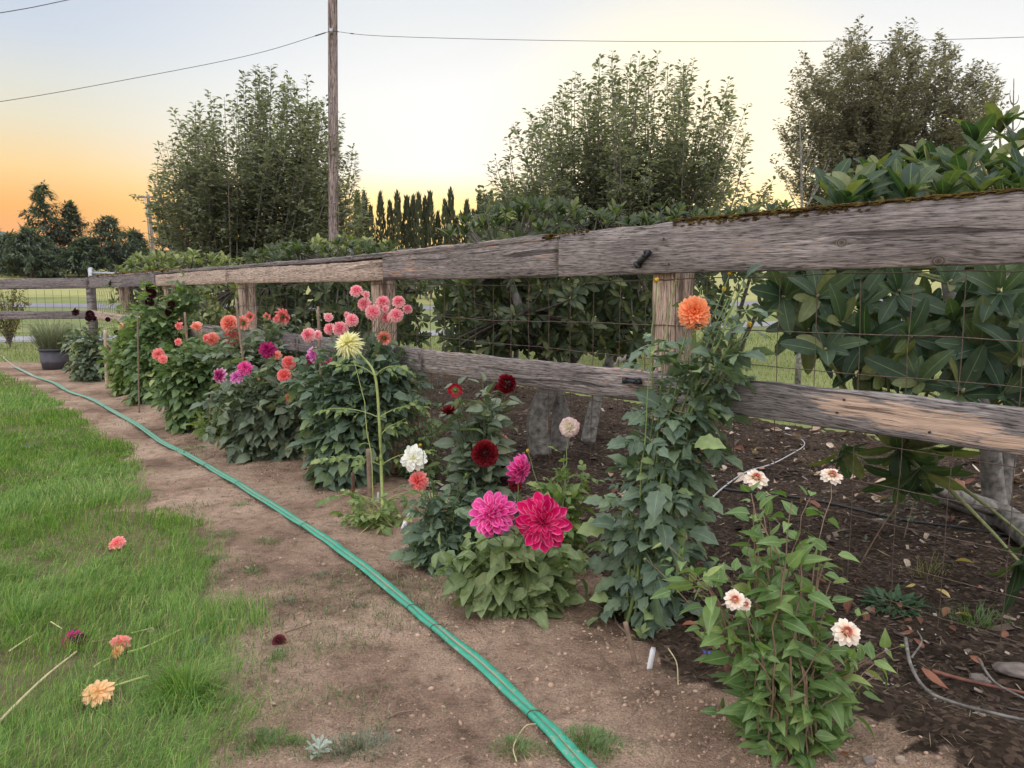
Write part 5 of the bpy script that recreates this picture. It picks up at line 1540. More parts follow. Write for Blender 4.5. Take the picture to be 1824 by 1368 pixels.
def dahlia_set(mat, L, shape='comp'):
    k = (mat, L, shape)
    if k not in LSETS:
        if shape == 'comp':
            vs = [compound(L, L * .58, 2, 5, .12, 1), compound(L, L * .62, 1, 5, .12, 2), compound(L, L * .6, 1, 5, .14, 3, 1.3), leaf_np(L * 1.4, L * .85, 7, .3, .6, .1)[:3]]
        elif shape == 'simple':
            vs = simple(L, L * .56, 8, .06, 'ovate', (.15, .3, .45, .22), (.35, .7, 1.1, .1))
        elif shape == 'lobed':
            vs = [compound(L, L * .58, 1, 7, .15, 11, 1.35), compound(L * .9, L * .5, 2, 6, .16, 12), compound(L, L * .62, 1, 7, .17, 13, 1.2), compound(L * .9, L * .55, 2, 5, .14, 14, 1.1)]
        elif shape == 'zin':
            vs = simple(L, L * .48, 6, 0, 'ovate2', (.12, .3, .4, .2), (.3, .8, 1.2, -.15))
        LSETS[k] = leafset('leaf', LM[mat], vs)
    return LSETS[k]


def plant(label, base_px, blooms, fill, lset, lmat, limit=300, seed=0, name='dahlia_plant', cat='flower plant', group='dahlias planted in a row along the fence', stem='green', node=0.075, lscale=(0.6, 1.1), depth=0.0, nstem=None, droop=0.35, spread=0.06, base=None, thick=0.006, dmax=.32, petiole=0.35, leafy_bloom=0.6, low=0.15, singles=()):
    """blooms: (px, py, r_px, kind, colour, axis or None, forward offset); fill: ellipses (px, py, rx, ry, stems) of foliage"""
    r = random.Random(seed); b = G(*base_px) if base is None else base; Y = b[1]
    o = thing(name, b, label, cat, group); items = []; nl = len(lset)

    def leaves(pts, t0, t1, big=1.0):
        L = float(np.sum(np.linalg.norm(np.diff(pts, axis=0), axis=1))); n = max(1, int(L * (t1 - t0) / node)); a0 = r.random() * 6.28
        for k in range(n + 1):
            t = t0 + (t1 - t0) * k / max(1, n); j = min(len(pts) - 2, int(t * (len(pts) - 1))); f = t * (len(pts) - 1) - j
            p = pts[j] * (1 - f) + pts[j + 1] * f; ax = nrm(pts[j + 1] - pts[j])
            F_ = frame(ax, (.3, .2, 1) if abs(ax[2]) < .9 else (1, .2, 0))
            for s in (0, 1):
                if r.random() < .08: continue
                a = a0 + k * 1.57 + s * 3.1416 + r.uniform(-.35, .35); rad = F_[:, 0] * math.cos(a) + F_[:, 2] * math.sin(a)
                up_ = 0.55 * (t - .35); d = nrm(rad + ax * (0.25 + up_) + np.array([r.gauss(0, .28), r.gauss(0, .28), -droop * (1.15 - t) * 1.2 + r.gauss(0, .25)])); sz = r.uniform(*lscale) * big * (1.0 if t < .8 else 1.0 - 1.7 * (t - .8))
                if p[2] + d[2] * 0.12 < b[2] + 0.01: d[2] = abs(d[2]) * .3
                nz = np.array([r.gauss(0, .55), r.gauss(-.15, .55), 1.0])
                items.append((r.randrange(nl), mat4(frame(d, nz), p + rad * 0.004 + d * petiole * 0.05 * sz, sz)))

    def one(tip, rad, leaf0, leaf1, m, big=1.0, bloom=False, ctrl=None):
        st = b + np.array([r.uniform(-1, 1) * spread, r.uniform(-1, 1) * spread * .8, -0.01]); v = tip - st
        c = st + np.array([v[0] * (.25 if ctrl is None else ctrl), v[1] * .3, v[2] * .62]); pts = bez(st, c, tip, 12); pts[1:-1] += np.array([[r.gauss(0, 1), r.gauss(0, 1), 0] for _ in range(10)]) * .006
        part('stem', mesh('stem', *tube(pts, [rad, rad * .75, rad * .42], 6, False), M_STEM[m]), o)
        leaves(pts, leaf0, leaf1, big); return pts

    for bl in blooms:
        px, py, rp, kind, colr = bl[:5]; ax = bl[5] if len(bl) > 5 else None; dy = bl[6] if len(bl) > 6 else (r.uniform(-.36, -.16) if py > 605 else r.uniform(-.2, .05))
        pos = P(px, py, Y + depth + dy)
        if ax is None: ax = (r.uniform(-.7, .5), -1.0, r.uniform(-.05, .75))
        ax = nrm(ax); R = rp * sc(pos[1]) * (1.0 if rp > 40 else 1.12) * (1.0 if kind != 'bud' else .95)
        add_bloom(o, kind, colr, pos, R, ax, r, single=(kind in ('big',) or (px, py) in singles), name='bud' if kind == 'bud' else 'bloom')
        tip = pos - ax * R * .3
        pts = one(tip, thick * (.62 if kind != 'bud' else .5), low + .1, leafy_bloom, stem if rp < 30 else 'green', .8)
    for (px, py, rx, ry, n) in fill:
        for i in range(n):
            a = r.random() * 6.283; q_ = math.sqrt(r.random()) * (1.0 if r.random() < .78 else 1.3); dd = min(dmax, rx * sc(Y) * .8)
            tip = P(px + rx * q_ * math.cos(a), py + ry * q_ * math.sin(a), Y + depth + r.uniform(-1, .8) * dd * (1 - .3 * q_))
            if r.random() < .15 and py < base_px[1] - 90: tip[2] += r.uniform(10, 34) * sc(Y)
            tip[2] = max(tip[2], b[2] + .06); one(tip, thick * r.uniform(.6, 1.0), low, 1.0, stem)
    put_leaves(o, lset, items, limit, LM[lmat])
    return o


BACK = (.3, 1, .25)
# ---- the far end of the row
plant('farthest dahlia by the dark tub, with small dark maroon heads', (165, 678), [(133.5, 556, 7, 'deco', 'maroon'), (160, 560, 7, 'ball', 'maroon'), (158, 566, 6, 'ball', 'maroon'), (168, 567, 4, 'ball', 'maroon'), (192, 569, 4, 'ball', 'maroon'), (193, 621, 4, 'deco', 'wine')],
      [(150, 610, 34, 30, 16), (185, 620, 30, 32, 16), (150, 650, 28, 26, 12), (205, 660, 30, 30, 12)], dahlia_set('grey', .095), 'grey', 60, 201, lscale=(.65, 1.2))
plant('yellowish dahlia with small peach blooms behind the tall thin stake', (228, 700), [(257, 559.5, 6, 'ball', 'peach'), (214.6, 580, 6, 'open', 'peach', (-.2, -1, .2)), (249, 578, 5, 'open', 'peach'), (207, 592, 4, 'ball', 'maroon')],
      [(240, 600, 32, 40, 18), (225, 645, 34, 36, 16), (255, 670, 30, 34, 12)], dahlia_set('light', .095), 'light', 80, 202, lscale=(.65, 1.2))
plant('tall dahlia with the near-black balls high against the mossy rail', (268, 715), [(268, 514, 8, 'ball', 'maroon'), (270.5, 523, 8, 'ball', 'maroon'), (266, 538, 7.5, 'ball', 'maroon'), (305, 542, 6, 'ball', 'maroon'), (302, 556, 8, 'ball', 'maroon')],
      [(335, 545, 26, 32, 18), (270, 560, 36, 26, 18), (300, 600, 44, 34, 20), (275, 665, 34, 40, 12)], dahlia_set('mid', .10), 'mid', 130, 203, lscale=(.7, 1.25), depth=.1)
plant('leafy dahlia with small coral heads left of the first bare stake pair', (345, 765), [(318, 580, 8, 'deco', 'coralred'), (319, 569, 4, 'bud', 'coralred'), (317, 609, 7, 'deco', 'coralred'), (349.5, 582, 10, 'deco', 'coral'), (282, 631, 11, 'deco', 'coralred'), (290, 640, 8, 'deco', 'coralred'), (328, 593, 4, 'bud', 'gold'), (366, 575, 3, 'bud', 'greenbud'), (284, 602, 3.5, 'bud', 'withered')],
      [(340, 640, 48, 36, 24), (320, 690, 38, 40, 18), (350, 735, 40, 30, 14), (300, 655, 30, 40, 10), (375, 630, 30, 25, 10)], dahlia_set('mid', .095), 'mid', 200, 204, lscale=(.65, 1.15))
plant('pale low dahlia shoot with broad light leaves at the foot of the row', (385, 772), [], [(375, 750, 34, 22, 12)], dahlia_set('light', .10), 'light', 60, 214, lscale=(.6, 1.0), name='dahlia_shoot')
plant('dahlia with large coral double blooms beneath the two tan boards', (440, 775), [(409, 576.5, 15, 'ball', 'coral', (-.1, -1, .35)), (433.6, 574.6, 13, 'deco', 'coral', (.1, 1, .3)), (446, 563.6, 9, 'deco', 'coralred', BACK), (476, 563.6, 7, 'deco', 'coralred', BACK), (505, 563, 15, 'deco', 'coralred', (.5, .6, .4)), (492, 568, 7, 'deco', 'coralred'), (413, 600.6, 14, 'ball', 'coralred', (-.2, -1, .5)), (378, 604, 11, 'ball', 'coral', (-.2, -1, .1)), (367, 602, 8, 'deco', 'coralred'), (514.5, 600, 5, 'bud', 'coral'), (493.4, 632.7, 9, 'deco', 'coral'), (416, 635, 4, 'bud', 'coral')],
      [(460, 615, 70, 28, 30), (420, 645, 56, 30, 22), (520, 610, 44, 34, 18), (560, 640, 40, 30, 12)], dahlia_set('grey', .09), 'grey', 220, 205, lscale=(.6, 1.1), depth=.12)
plant('broad grey-green dahlia with wine, lilac and coral blooms over leaves that reach the soil', (485, 808), [(391, 669, 14, 'deco', 'winewhite', (-.5, -1, .3)), (421, 671, 12, 'deco', 'lilac', (-.1, -1, .6)), (436, 655, 13, 'deco', 'orchid', (.3, -1, .6)), (476, 622.5, 15, 'deco', 'wine', (.1, -1, .6)), (514.5, 646, 12, 'ball', 'coralred', (.1, -1, .5)), (506, 668.6, 12, 'ball', 'coralred', (-.1, -1, .6)), (513.6, 708, 8, 'deco', 'coralred'), (555.6, 698, 11, 'ball', 'pink', (.8, -.6, .3)), (559.7, 631.6, 14, 'deco', 'lilac', (-.1, -1, .3)), (547, 641, 8, 'deco', 'wine'), (585, 641.7, 7, 'deco', 'orchid'), (436, 640, 5, 'bud', 'wine'), (461, 675, 6, 'bud', 'peach'), (477, 676, 6, 'bud', 'coral')],
      [(440, 715, 70, 46, 34), (520, 735, 70, 54, 36), (430, 765, 46, 40, 18), (520, 795, 50, 26, 18), (470, 790, 50, 30, 16), (480, 680, 60, 26, 16)], dahlia_set('grey', .10), 'grey', 300, 206, lscale=(.7, 1.25), droop=.6, depth=-.05)
plant('tall dahlia crowded with pink pompon heads in front of the third post', (612, 862), [(635, 518, 11, 'pompon', 'pink', (.1, -.7, .8)), (652, 525, 7, 'deco', 'pink'), (648.8, 541.7, 11.5, 'pompon', 'pink', (-.2, -1, .2)), (682, 538.4, 12, 'pompon', 'pink', (0, -.8, .7)), (686, 550, 7, 'deco', 'pink'), (710, 537, 11, 'pompon', 'pink', (.1, -.7, .8)), (726, 550.4, 8.5, 'pompon', 'pink', (.2, -.6, .9)), (664.4, 556, 13, 'pompon', 'pink', (.1, -1, .3)), (706, 561, 12, 'pompon', 'pink', (.2, -.9, .5)), (687.7, 566, 9, 'pompon', 'pink'), (699.5, 565, 10, 'pompon', 'pink'), (585, 565, 8, 'deco', 'pink'), (617, 561, 6, 'deco', 'pink'), (626.8, 570, 11, 'pompon', 'pink', (.1, -1, .4)), (587, 585.5, 10, 'pompon', 'pink', (-.2, -1, .4)), (606, 585.5, 13, 'pompon', 'pink', (0, -1, .5)), (548.7, 596.5, 12, 'pompon', 'pink', (-.4, -1, .3)), (565, 596.5, 9, 'deco', 'pink'), (684.4, 601.4, 12, 'pompon', 'coral', (.0, .9, .5)), (671, 633, 4.5, 'bud', 'coral')],
      [(575, 690, 50, 50, 14), (660, 680, 66, 52, 40), (620, 720, 50, 56, 28), (700, 650, 40, 48, 20), (595, 780, 36, 46, 16), (640, 640, 46, 30, 12), (640, 790, 50, 40, 12)], dahlia_set('blue', .10), 'blue', 300, 207, lscale=(.65, 1.15), stem='dark', depth=.05)
pl = plant('single-stemmed dahlia with a pale thick stalk and one spiky lemon bloom', (682, 935), [(621, 611.6, 25, 'cactus', 'yellow', (-.25, -.7, .55), .12)],
      [(650, 905, 34, 26, 7), (690, 935, 30, 22, 6), (640, 935, 26, 20, 4)], dahlia_set('light', .075, 'lobed'), 'light', 200, 208, stem='pale', low=.3, lscale=(.5, .95), node=.09, leafy_bloom=.35, singles=((621, 611.6),))
sp = spline([G(682, 938), P(680, 860, 4.75), P(676, 760, 4.8), P(668, 670, 4.85), P(645, 635, 4.9), P(628, 618, 4.95)], 6)
part('stalk', mesh('stalk', *tube(sp, [.0105, .010, .008, .004], 8, False), M_STEM['pale']), pl)
for (k, s, L) in ((3, -1, .26), (3, 1, .2), (8, -1, .28), (8, 1, .22), (13, -1, .3), (13, 1, .24), (18, 1, .16), (18, -1, .16), (11, 1, .12), (22, -1, .12)):
    p = sp[k]; e = p + np.array([s * L, random.uniform(-.12, .04), .07]); c = bez(p, p + (e - p) * .5 + (0, 0, .05), e, 7)
    part('petiole', mesh('petiole', *tube(c, [.004, .002], 5, False), M_STEM['pale']), pl)
    for j in range(2, 7):
        d = nrm(np.array([s * (.5 if j < 6 else 1), random.uniform(-.7, .3), random.uniform(-.35, .45)]))
        part('leaf', dahlia_set('light', .075, 'lobed')[random.randint(0, 3)]['me'], pl, mat4(frame(d, (0, -.3, 1)), c[j], random.uniform(.5, .85)))
plant('weak dahlia of thin budded stalks in front of bare mulch, right of the pale stalk', (745, 850), [(777, 640, 4, 'bud', 'greenbud'), (753, 725, 6, 'bud', 'withered'), (764, 722, 5, 'bud', 'dried'), (783, 769, 6, 'bud', 'greenbud'), (836, 668, 8, 'bud', 'greenbud'), (886, 662, 6, 'bud', 'greenbud')],
      [(728, 760, 30, 50, 7), (700, 700, 24, 60, 6), (765, 790, 40, 40, 8)], dahlia_set('mid', .075, 'lobed'), 'mid', 160, 209, lscale=(.5, .9), stem='brown', depth=.1)
plant('dark-leaved dahlia with wine-red blooms and one round burgundy head before forked trunks', (850, 985), [(811, 694.6, 14, 'open', 'red', (-.1, 1, .1), -.1), (903, 684, 17, 'ball', 'burgundy', (.8, -.5, .1), -.1), (888, 695, 12, 'open', 'burgundy', (-.5, -.8, -.2), .0), (799, 732, 14, 'limp', 'burgundy', (.2, -.4, -.8), -.1), (864, 808, 23, 'ball', 'burgundy', (0, -1, .12), -.22), (894, 782, 10, 'pompon', 'pink', (.2, -.6, .6), .1), (892, 801, 9, 'pompon', 'pink', (.1, -.9, -.2), .1), (892, 830, 10, 'limp', 'maroon', None, 0), (898, 857, 10, 'limp', 'maroon', None, 0), (918, 864, 12, 'deco', 'burgundy', None, -.05), (825, 720, 6, 'bud', 'greenbud')],
      [(845, 750, 48, 46, 16), (880, 745, 44, 40, 10), (840, 830, 60, 50, 16), (870, 880, 60, 40, 12)], dahlia_set('grey', .115, 'simple'), 'grey', 220, 210, lscale=(.7, 1.15), depth=.05, stem='dark', node=.085)
plant('white dahlia with a coral pompon just beneath it, beside the white tags', (790, 1000), [(736.5, 816.5, 23, 'deco', 'white', (-.15, -1, .45), -.1), (745, 856.5, 17, 'pompon', 'coralred', (-.35, -1, .1), -.1), (747.7, 792.7, 6, 'bud', 'gold'), (832, 845, 7, 'bud', 'greenbud'), (827, 850, 4, 'bud', 'greenbud')],
      [(790, 900, 46, 40, 14), (800, 950, 48, 40, 16), (775, 985, 34, 26, 10), (850, 930, 40, 40, 8)], dahlia_set('blue', .075), 'blue', 240, 211, lscale=(.6, 1.1), stem='green', depth=-.05, singles=((736.5, 816.5),))
plant('slender dahlia bearing one pink-and-white ball, against the dark mulch', (985, 1020), [(1014, 761, 17, 'ball', 'pinkwhite', (-.3, -.8, .25), .1), (940, 802, 7, 'bud', 'gold', (0, -.3, 1), 0)],
      [(985, 870, 36, 44, 8), (1010, 900, 36, 50, 7), (1030, 850, 20, 40, 3), (960, 960, 50, 40, 8)], dahlia_set('light', .07, 'lobed'), 'light', 240, 212, lscale=(.55, .95), stem='green', depth=.15, node=.07)
plant('low full dahlia bush with three huge magenta blooms', (925, 1085), [(965, 930, 53, 'big', 'magenta', (.05, -1, .2), -.22), (877, 916, 45, 'big', 'orchid', (-.35, -.75, .75), -.18), (928, 836, 27, 'deco', 'orchid', (.75, -.55, -.3), -.02)],
      [(900, 1000, 80, 46, 20), (970, 1010, 70, 50, 18), (860, 1040, 56, 50, 14), (930, 1060, 90, 44, 20), (1000, 1070, 44, 46, 9), (820, 990, 40, 40, 8)], dahlia_set('bush', .13, 'simple'), 'bush', 300, 213, lscale=(.65, 1.15), droop=.75, node=.075, singles=((928, 836),), depth=-.03, dmax=.24)
# ---- the tall orange dahlia, tied to stakes
ob = G(1140, 1098)
od = plant('tall leaning dahlia with one orange bloom and golden buds in front of the near post', (1140, 1098), [(1237, 557, 27, 'pompon', 'orange', (-.15, -1, .12), -.05), (1302, 485, 12, 'bud', 'gold', (.1, -.8, .3), .05), (1168, 499, 9.5, 'bud', 'gold', (-.8, -.5, -.3), 0), (1289, 516, 9, 'bud', 'gold', (-.4, -.2, -1), .05), (1335.6, 579, 10.5, 'bud', 'gold', (0, -.5, -.9), .05), (1235, 597, 6, 'bud', 'greenbud', None, -.05), (1162, 645, 5, 'bud', 'greenbud', None, -.1), (1205, 500, 5, 'bud', 'greenbud', None, 0), (1316, 500, 4, 'bud', 'greenbud', None, .05), (1250, 512, 4, 'bud', 'greenbud', None, .05)],
      [(1308, 560, 24, 46, 3), (1110, 880, 34, 60, 2), (1275, 680, 46, 50, 3), (1310, 620, 30, 70, 3), (1240, 790, 70, 50, 3), (1300, 750, 44, 60, 2), (1180, 890, 66, 60, 3), (1240, 930, 40, 50, 2), (1120, 850, 30, 40, 1), (1205, 1000, 50, 30, 2)], dahlia_set('blue', .105, 'lobed'), 'blue', 300, 215, lscale=(.4, 1.05), depth=.08, node=.10, stem='green', thick=.010, droop=.5, singles=((1237, 557),), leafy_bloom=.78)
part('main_stalk', mesh('main_stalk', *tube(spline([ob, P(1185, 980, ob[1]), P(1222, 840, ob[1] + .05), P(1240, 700, ob[1] + .08), P(1236, 590, ob[1] + .03)], 5), [.014, .012, .008], 8, False), M_STEM['green']), od)

# ------------------------------------------------------------------ zinnias
zb = G(1400, 1330)
plant('tall zinnia plant with five cream flowers at the near end of the bed', (1400, 1330), [(1347, 852, 21, 'zin', 'cream', (-.05, -.55, .85), .25), (1482, 847, 20, 'zin', 'cream', (.05, -.5, .9), .3), (1309, 1068, 19, 'zin', 'cream', (-.1, -.8, .6), -.2), (1328, 1076, 12, 'zin', 'cream', (.2, -.9, .5), -.19), (1508, 1126, 25, 'zin', 'cream', (-.05, -.75, .7), -.2), (1148, 996, 5, 'bud', 'greenbud', (-1, -.2, -.2), .3), (1608, 1150, 8, 'bud', 'greenbud', (1, -.2, .3), .05)],
      [(1390, 960, 80, 50, 4), (1440, 1010, 60, 60, 5), (1290, 1030, 90, 40, 5), (1420, 1100, 110, 50, 7), (1400, 1190, 130, 50, 8), (1330, 1250, 70, 60, 6), (1490, 1220, 90, 60, 7), (1290, 1140, 60, 70, 5), (1220, 1000, 70, 40, 4), (1450, 1290, 100, 40, 5), (1580, 1170, 50, 40, 3), (1410, 910, 70, 26, 3), (1360, 900, 40, 30, 2)], dahlia_set('zin', .09, 'zin'), 'zin', 300, 221, name='zinnia_plant', group='zinnias at the near end of the bed', lscale=(.6, 1.2), node=.075, stem='brown', droop=.12, spread=.09, depth=.08, thick=.0048, leafy_bloom=.82, low=.08, dmax=.26)
# ------------------------------------------------------------------ hose
def hosemat():
    m, t, b, o = newmat('green lay-flat hose')
    co = nd(t, 'ShaderNodeTexCoord').outputs['Object']
    n = nd(t, 'ShaderNodeTexNoise', {'Vector': co, 'Scale': 9.0, 'Detail': 6.0, 'Roughness': 0.7}).outputs[0]
    n2 = nd(t, 'ShaderNodeTexNoise', {'Vector': co, 'Scale': 2.4, 'Detail': 3.0}).outputs[0]
    c = ramp(t, n, [(0.3, (0.02, 0.27, 0.17)), (0.7, (0.045, 0.38, 0.25))])
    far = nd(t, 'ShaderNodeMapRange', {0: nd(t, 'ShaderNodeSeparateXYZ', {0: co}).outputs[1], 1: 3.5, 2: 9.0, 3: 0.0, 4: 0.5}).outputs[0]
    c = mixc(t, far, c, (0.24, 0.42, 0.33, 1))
    a = nd(t, 'ShaderNodeAttribute', attribute_name='rib').outputs['Fac']
    d = nd(t, 'ShaderNodeMapRange', {0: mth(t, 'ADD', mth(t, 'MULTIPLY', a, 0.75), mth(t, 'MULTIPLY', n2, 0.75)), 1: 0.86, 2: 0.98, 3: 0.0, 4: 0.85}).outputs[0]
    c = mixc(t, d, c, (0.40, 0.29, 0.21, 1))
    n3 = nd(t, 'ShaderNodeTexNoise', {'Vector': co, 'Scale': 60.0, 'Detail': 4.0}).outputs[0]
    c = mixc(t, nd(t, 'ShaderNodeMapRange', {0: n3, 1: .54, 2: .68, 3: 0.0, 4: .6}).outputs[0], c, (0.40, 0.29, 0.21, 1))
    t.links.new(c, b.inputs['Base Color']); b.inputs['Roughness'].default_value = 0.42
    t.links.new(nd(t, 'ShaderNodeBump', {'Strength': .25, 'Distance': .004, 'Height': n}).outputs[0], b.inputs['Normal'])
    return m


HP = [(-60, 612), (0, 634), (8, 640), (28, 655), (60, 670), (95, 683), (125, 700), (165, 716), (200, 735), (250, 766), (300, 797), (357, 830), (425, 868), (545, 944), (650, 1020), (735, 1089), (850, 1187), (952, 1284), (1005, 1335), (1060, 1392), (1150, 1490)]
hc = spline([G(*p) for p in HP[3:]], 10); hc[:, 0] += .010 * fbm(hc[:, 0] * 2, hc[:, 1] * 2, 1.6, 3); ht = np.gradient(hc, axis=0); ht /= np.linalg.norm(ht, axis=1)[:, None]; hn = np.stack([-ht[:, 1], ht[:, 0], 0 * ht[:, 0]], 1); hn /= np.linalg.norm(hn, axis=1)[:, None]
ties = [G(*p)[:2] for p in ((365, 833), (425, 868), (544, 944), (735, 1088), (781, 1131), (950, 1282), (118, 697), (188, 728))]
pinch = np.ones(len(hc))
for t_ in ties:
    pinch = np.minimum(pinch, 1 - .26 * np.exp(-(np.linalg.norm(hc[:, :2] - t_, axis=1) / 0.13) ** 2))
hose = thing('hose', hc[len(hc) // 2], 'pair of flat green hoses tied together along the bare path', 'hose')
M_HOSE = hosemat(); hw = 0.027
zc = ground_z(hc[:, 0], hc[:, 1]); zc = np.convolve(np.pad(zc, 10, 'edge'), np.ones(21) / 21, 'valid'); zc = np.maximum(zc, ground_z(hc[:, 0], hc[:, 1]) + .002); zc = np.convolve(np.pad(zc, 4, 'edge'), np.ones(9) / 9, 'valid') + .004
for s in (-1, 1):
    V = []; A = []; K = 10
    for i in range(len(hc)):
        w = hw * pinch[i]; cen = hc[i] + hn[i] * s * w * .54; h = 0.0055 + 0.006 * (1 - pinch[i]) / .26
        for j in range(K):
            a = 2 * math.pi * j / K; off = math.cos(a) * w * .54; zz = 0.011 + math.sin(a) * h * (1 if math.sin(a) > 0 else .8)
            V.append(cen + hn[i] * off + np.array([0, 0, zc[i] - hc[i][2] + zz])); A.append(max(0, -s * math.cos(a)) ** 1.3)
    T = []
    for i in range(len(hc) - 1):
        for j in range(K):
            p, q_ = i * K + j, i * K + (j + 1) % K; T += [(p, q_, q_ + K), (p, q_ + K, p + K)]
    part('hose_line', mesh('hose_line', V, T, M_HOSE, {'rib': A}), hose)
M_TIE = plain('rusty tie wire', (0.10, 0.065, 0.045), .6, .4)
for t_ in ties:
    i = int(np.argmin(np.linalg.norm(hc[:, :2] - t_, axis=1))); w = hw * pinch[i] * 1.16; pts = []
    for k in range(17):
        a = 2 * math.pi * k / 16; pts.append(hc[i] + hn[i] * math.cos(a) * w + ht[i] * .012 * math.cos(a * 1.0 + .5) + np.array([0, 0, zc[i] - hc[i][2] + .011 + math.sin(a) * .0155]))
    pts.append(pts[-1] + hn[i] * .02 + np.array([0, 0, .012])); part('tie', mesh('tie', *tube(pts, .0016, 5), M_TIE), hose)
part('end_cord', mesh('end_cord', *tube(spline([G(*p) + (0, 0, .012) for p in HP[:5]], 8), .010, 6), plain('bleached cord', (.5, .42, .36), .8)), hose)

# ------------------------------------------------------------------ stakes, tags, sticks
M_BAMBOO = plain('dull bamboo', (0.20, 0.15, 0.10), .6, noise=.3, nscale=20); M_LATH = plain('pale lath', (0.50, 0.38, 0.29), .8, noise=.15); M_REBAR = plain('rusty bar', (0.14, 0.075, 0.05), .8, .2, .4, 40)
M_STK = plain('old stick', (0.24, 0.165, 0.12), .8, noise=.3, nscale=25, bump=.4)


def stake(a, b, r, mat, label, name='plant_stake', node=True):
    V = np.linspace(0, 1, 14)[:, None]; pts = a + (b - a) * V; L = np.linalg.norm(b - a); rr = np.full(14, r)
    if node: rr[[3, 7, 11]] *= 1.35
    return solo(name, mesh(name, *tube(pts, rr, 8), mat), label, 'plant stake', 'stakes along the flower row')


def up(px0, py0, px1, py1, dy=0.0, dt=0.0):
    a = G(px0, py0); a[1] += 0; b = P(px1, py1, a[1] + dt); return a - (0, 0, .05), b


stake(*up(247.5, 734, 245, 560), .009, M_BAMBOO, 'tall thin cane standing clear in front of the peach-flowered dahlia')
stake(*up(190, 690, 187, 588), .022, M_LATH, 'short pale wooden lath among the farthest dahlias', node=False)
stake(*up(345, 745, 329, 556, dt=.1), .012, M_STK, 'grey cane rising through the leaves beside small coral heads')
stake(*up(452, 800, 420, 533, dt=.2), .010, M_STK, 'leaning brown cane crossing the post and the large coral blooms')
stake(*up(578, 835, 566.5, 546, dt=.15), .010, M_STK, 'brown cane in front of the rail among the left pink pompons')
stake(*up(371, 778, 377, 697), .010, M_STK, 'low brown cane at the near foot of the leafy coral dahlia')
stake(*up(542, 836, 544, 790), .012, M_STK, 'stubby brown stake under the broad grey-green dahlia')
stake(*up(631, 905, 628, 842), .011, M_REBAR, 'rusty stake beside the orange marker', node=False)
stake(*up(661, 905, 657, 800), .018, M_STK, 'dark square-looking stake behind the pale thick stalk', node=False)
stake(*up(1308, 1225, 1271, 1072, dt=.06), .010, M_REBAR, 'rusty bar leaning in front of the zinnia leaves', node=False)
stake(*up(1088, 1068, 1185, 985, dt=.15), .017, M_STK, 'brown stick slanting low beside the foot of the orange dahlia')
stake(*up(1125, 1100, 1168, 1020, dt=.1), .028, plain('dark wood', (.09, .06, .045), .85), 'short dark wedge of wood behind the slanting stick', node=False)
stake(*up(1138, 1185, 1114, 1108, dt=.02), .009, M_STK, 'cut brown stem stub beside the blank white tag', node=False)
M_TAG = plain('white plastic', (0.86, 0.86, 0.90), .4, noise=.03); M_ORG = plain('orange plastic', (0.85, 0.13, 0.03), .5, noise=.05)


def tagstrip(px0, py0, px1, py1, w, mat, label, name='plant_tag', dt=.0):
    a, b = up(px0, py0, px1, py1, dt=dt); a = a + (0, 0, .03); d = nrm(b - a); L = np.linalg.norm(b - a); s = nrm(np.cross(d, (0.15, 1, 0))); n_ = np.cross(s, d)
    V = []; prof = [(0, .12), (.18, 1), (.9, 1), (1, .8)]
    for t_, ww in prof:
        for sx in (-1, 1):
            for sn in (-1, 1): V.append(a + d * L * t_ + s * sx * ww * w / 2 + n_ * sn * .0007)
    T = []
    for i in range(3):
        p = i * 4
        for (e, f) in ((0, 1), (1, 3), (3, 2), (2, 0)): T += [(p + e, p + f, p + 4 + f), (p + e, p + 4 + f, p + 4 + e)]
    T += [(0, 1, 3), (0, 3, 2), (12, 14, 15), (12, 15, 13)]
    return solo(name, mesh(name, V, T, mat, smooth=False), label, 'plant tag', 'plant tags in the soil')


tagstrip(1155, 1191, 1164, 1153, .019, M_TAG, 'blank white tag standing upright in the soil near the zinnias')
t1_ = tagstrip(716, 948, 723, 928, .026, M_TAG, 'white tag with a small dark mark, leaning by the white dahlia')
tagstrip(721, 921, 732, 911, .014, M_TAG, 'upper small white tag lying aslant by the white dahlia')
tagstrip(673, 893, 674, 876, .014, M_TAG, 'tiny white tag at the pale thick stalk')
tagstrip(547, 832, 548, 819, .018, M_TAG, 'small pale tag under the broad grey-green dahlia')
tagstrip(604, 866, 605, 848, .03, M_ORG, 'orange marker stuck in the soil at the pompon dahlia foot')
tm = P(720.5, 935.5, G(716, 948)[1] - .012)
g_ = Geo(); c8 = [tm + np.array([.0045 * math.cos(a), -.002, .0055 * math.sin(a)]) for a in np.linspace(.6, 5.8, 9)]; g_.tube(c8, .0011, 4); part('mark', g_.mesh('mark', M_BLACK), t1_)

# ------------------------------------------------------------------ tub and its grey herb
tb = G(99, 657); R1 = 25.5 * sc(tb[1]); TH = 37 * sc(tb[1])
M_TUB = plain('dark grey tub', (0.075, 0.07, 0.085), .6, noise=.2, nscale=8)
tub = thing('plant_tub', tb, 'dark grey barrel-shaped tub at the far end of the flower row', 'plant pot')
def lathe(prof, k=36):
    V = []; T = []
    for (r_, z) in prof:
        for j in range(k): V.append((r_ * math.cos(2 * math.pi * j / k), r_ * math.sin(2 * math.pi * j / k), z))
    for i in range(len(prof) - 1):
        for j in range(k):
            p, q_ = i * k + j, i * k + (j + 1) % k; T += [(p, q_, q_ + k), (p, q_ + k, p + k)]
    return np.array(V), np.array(T)


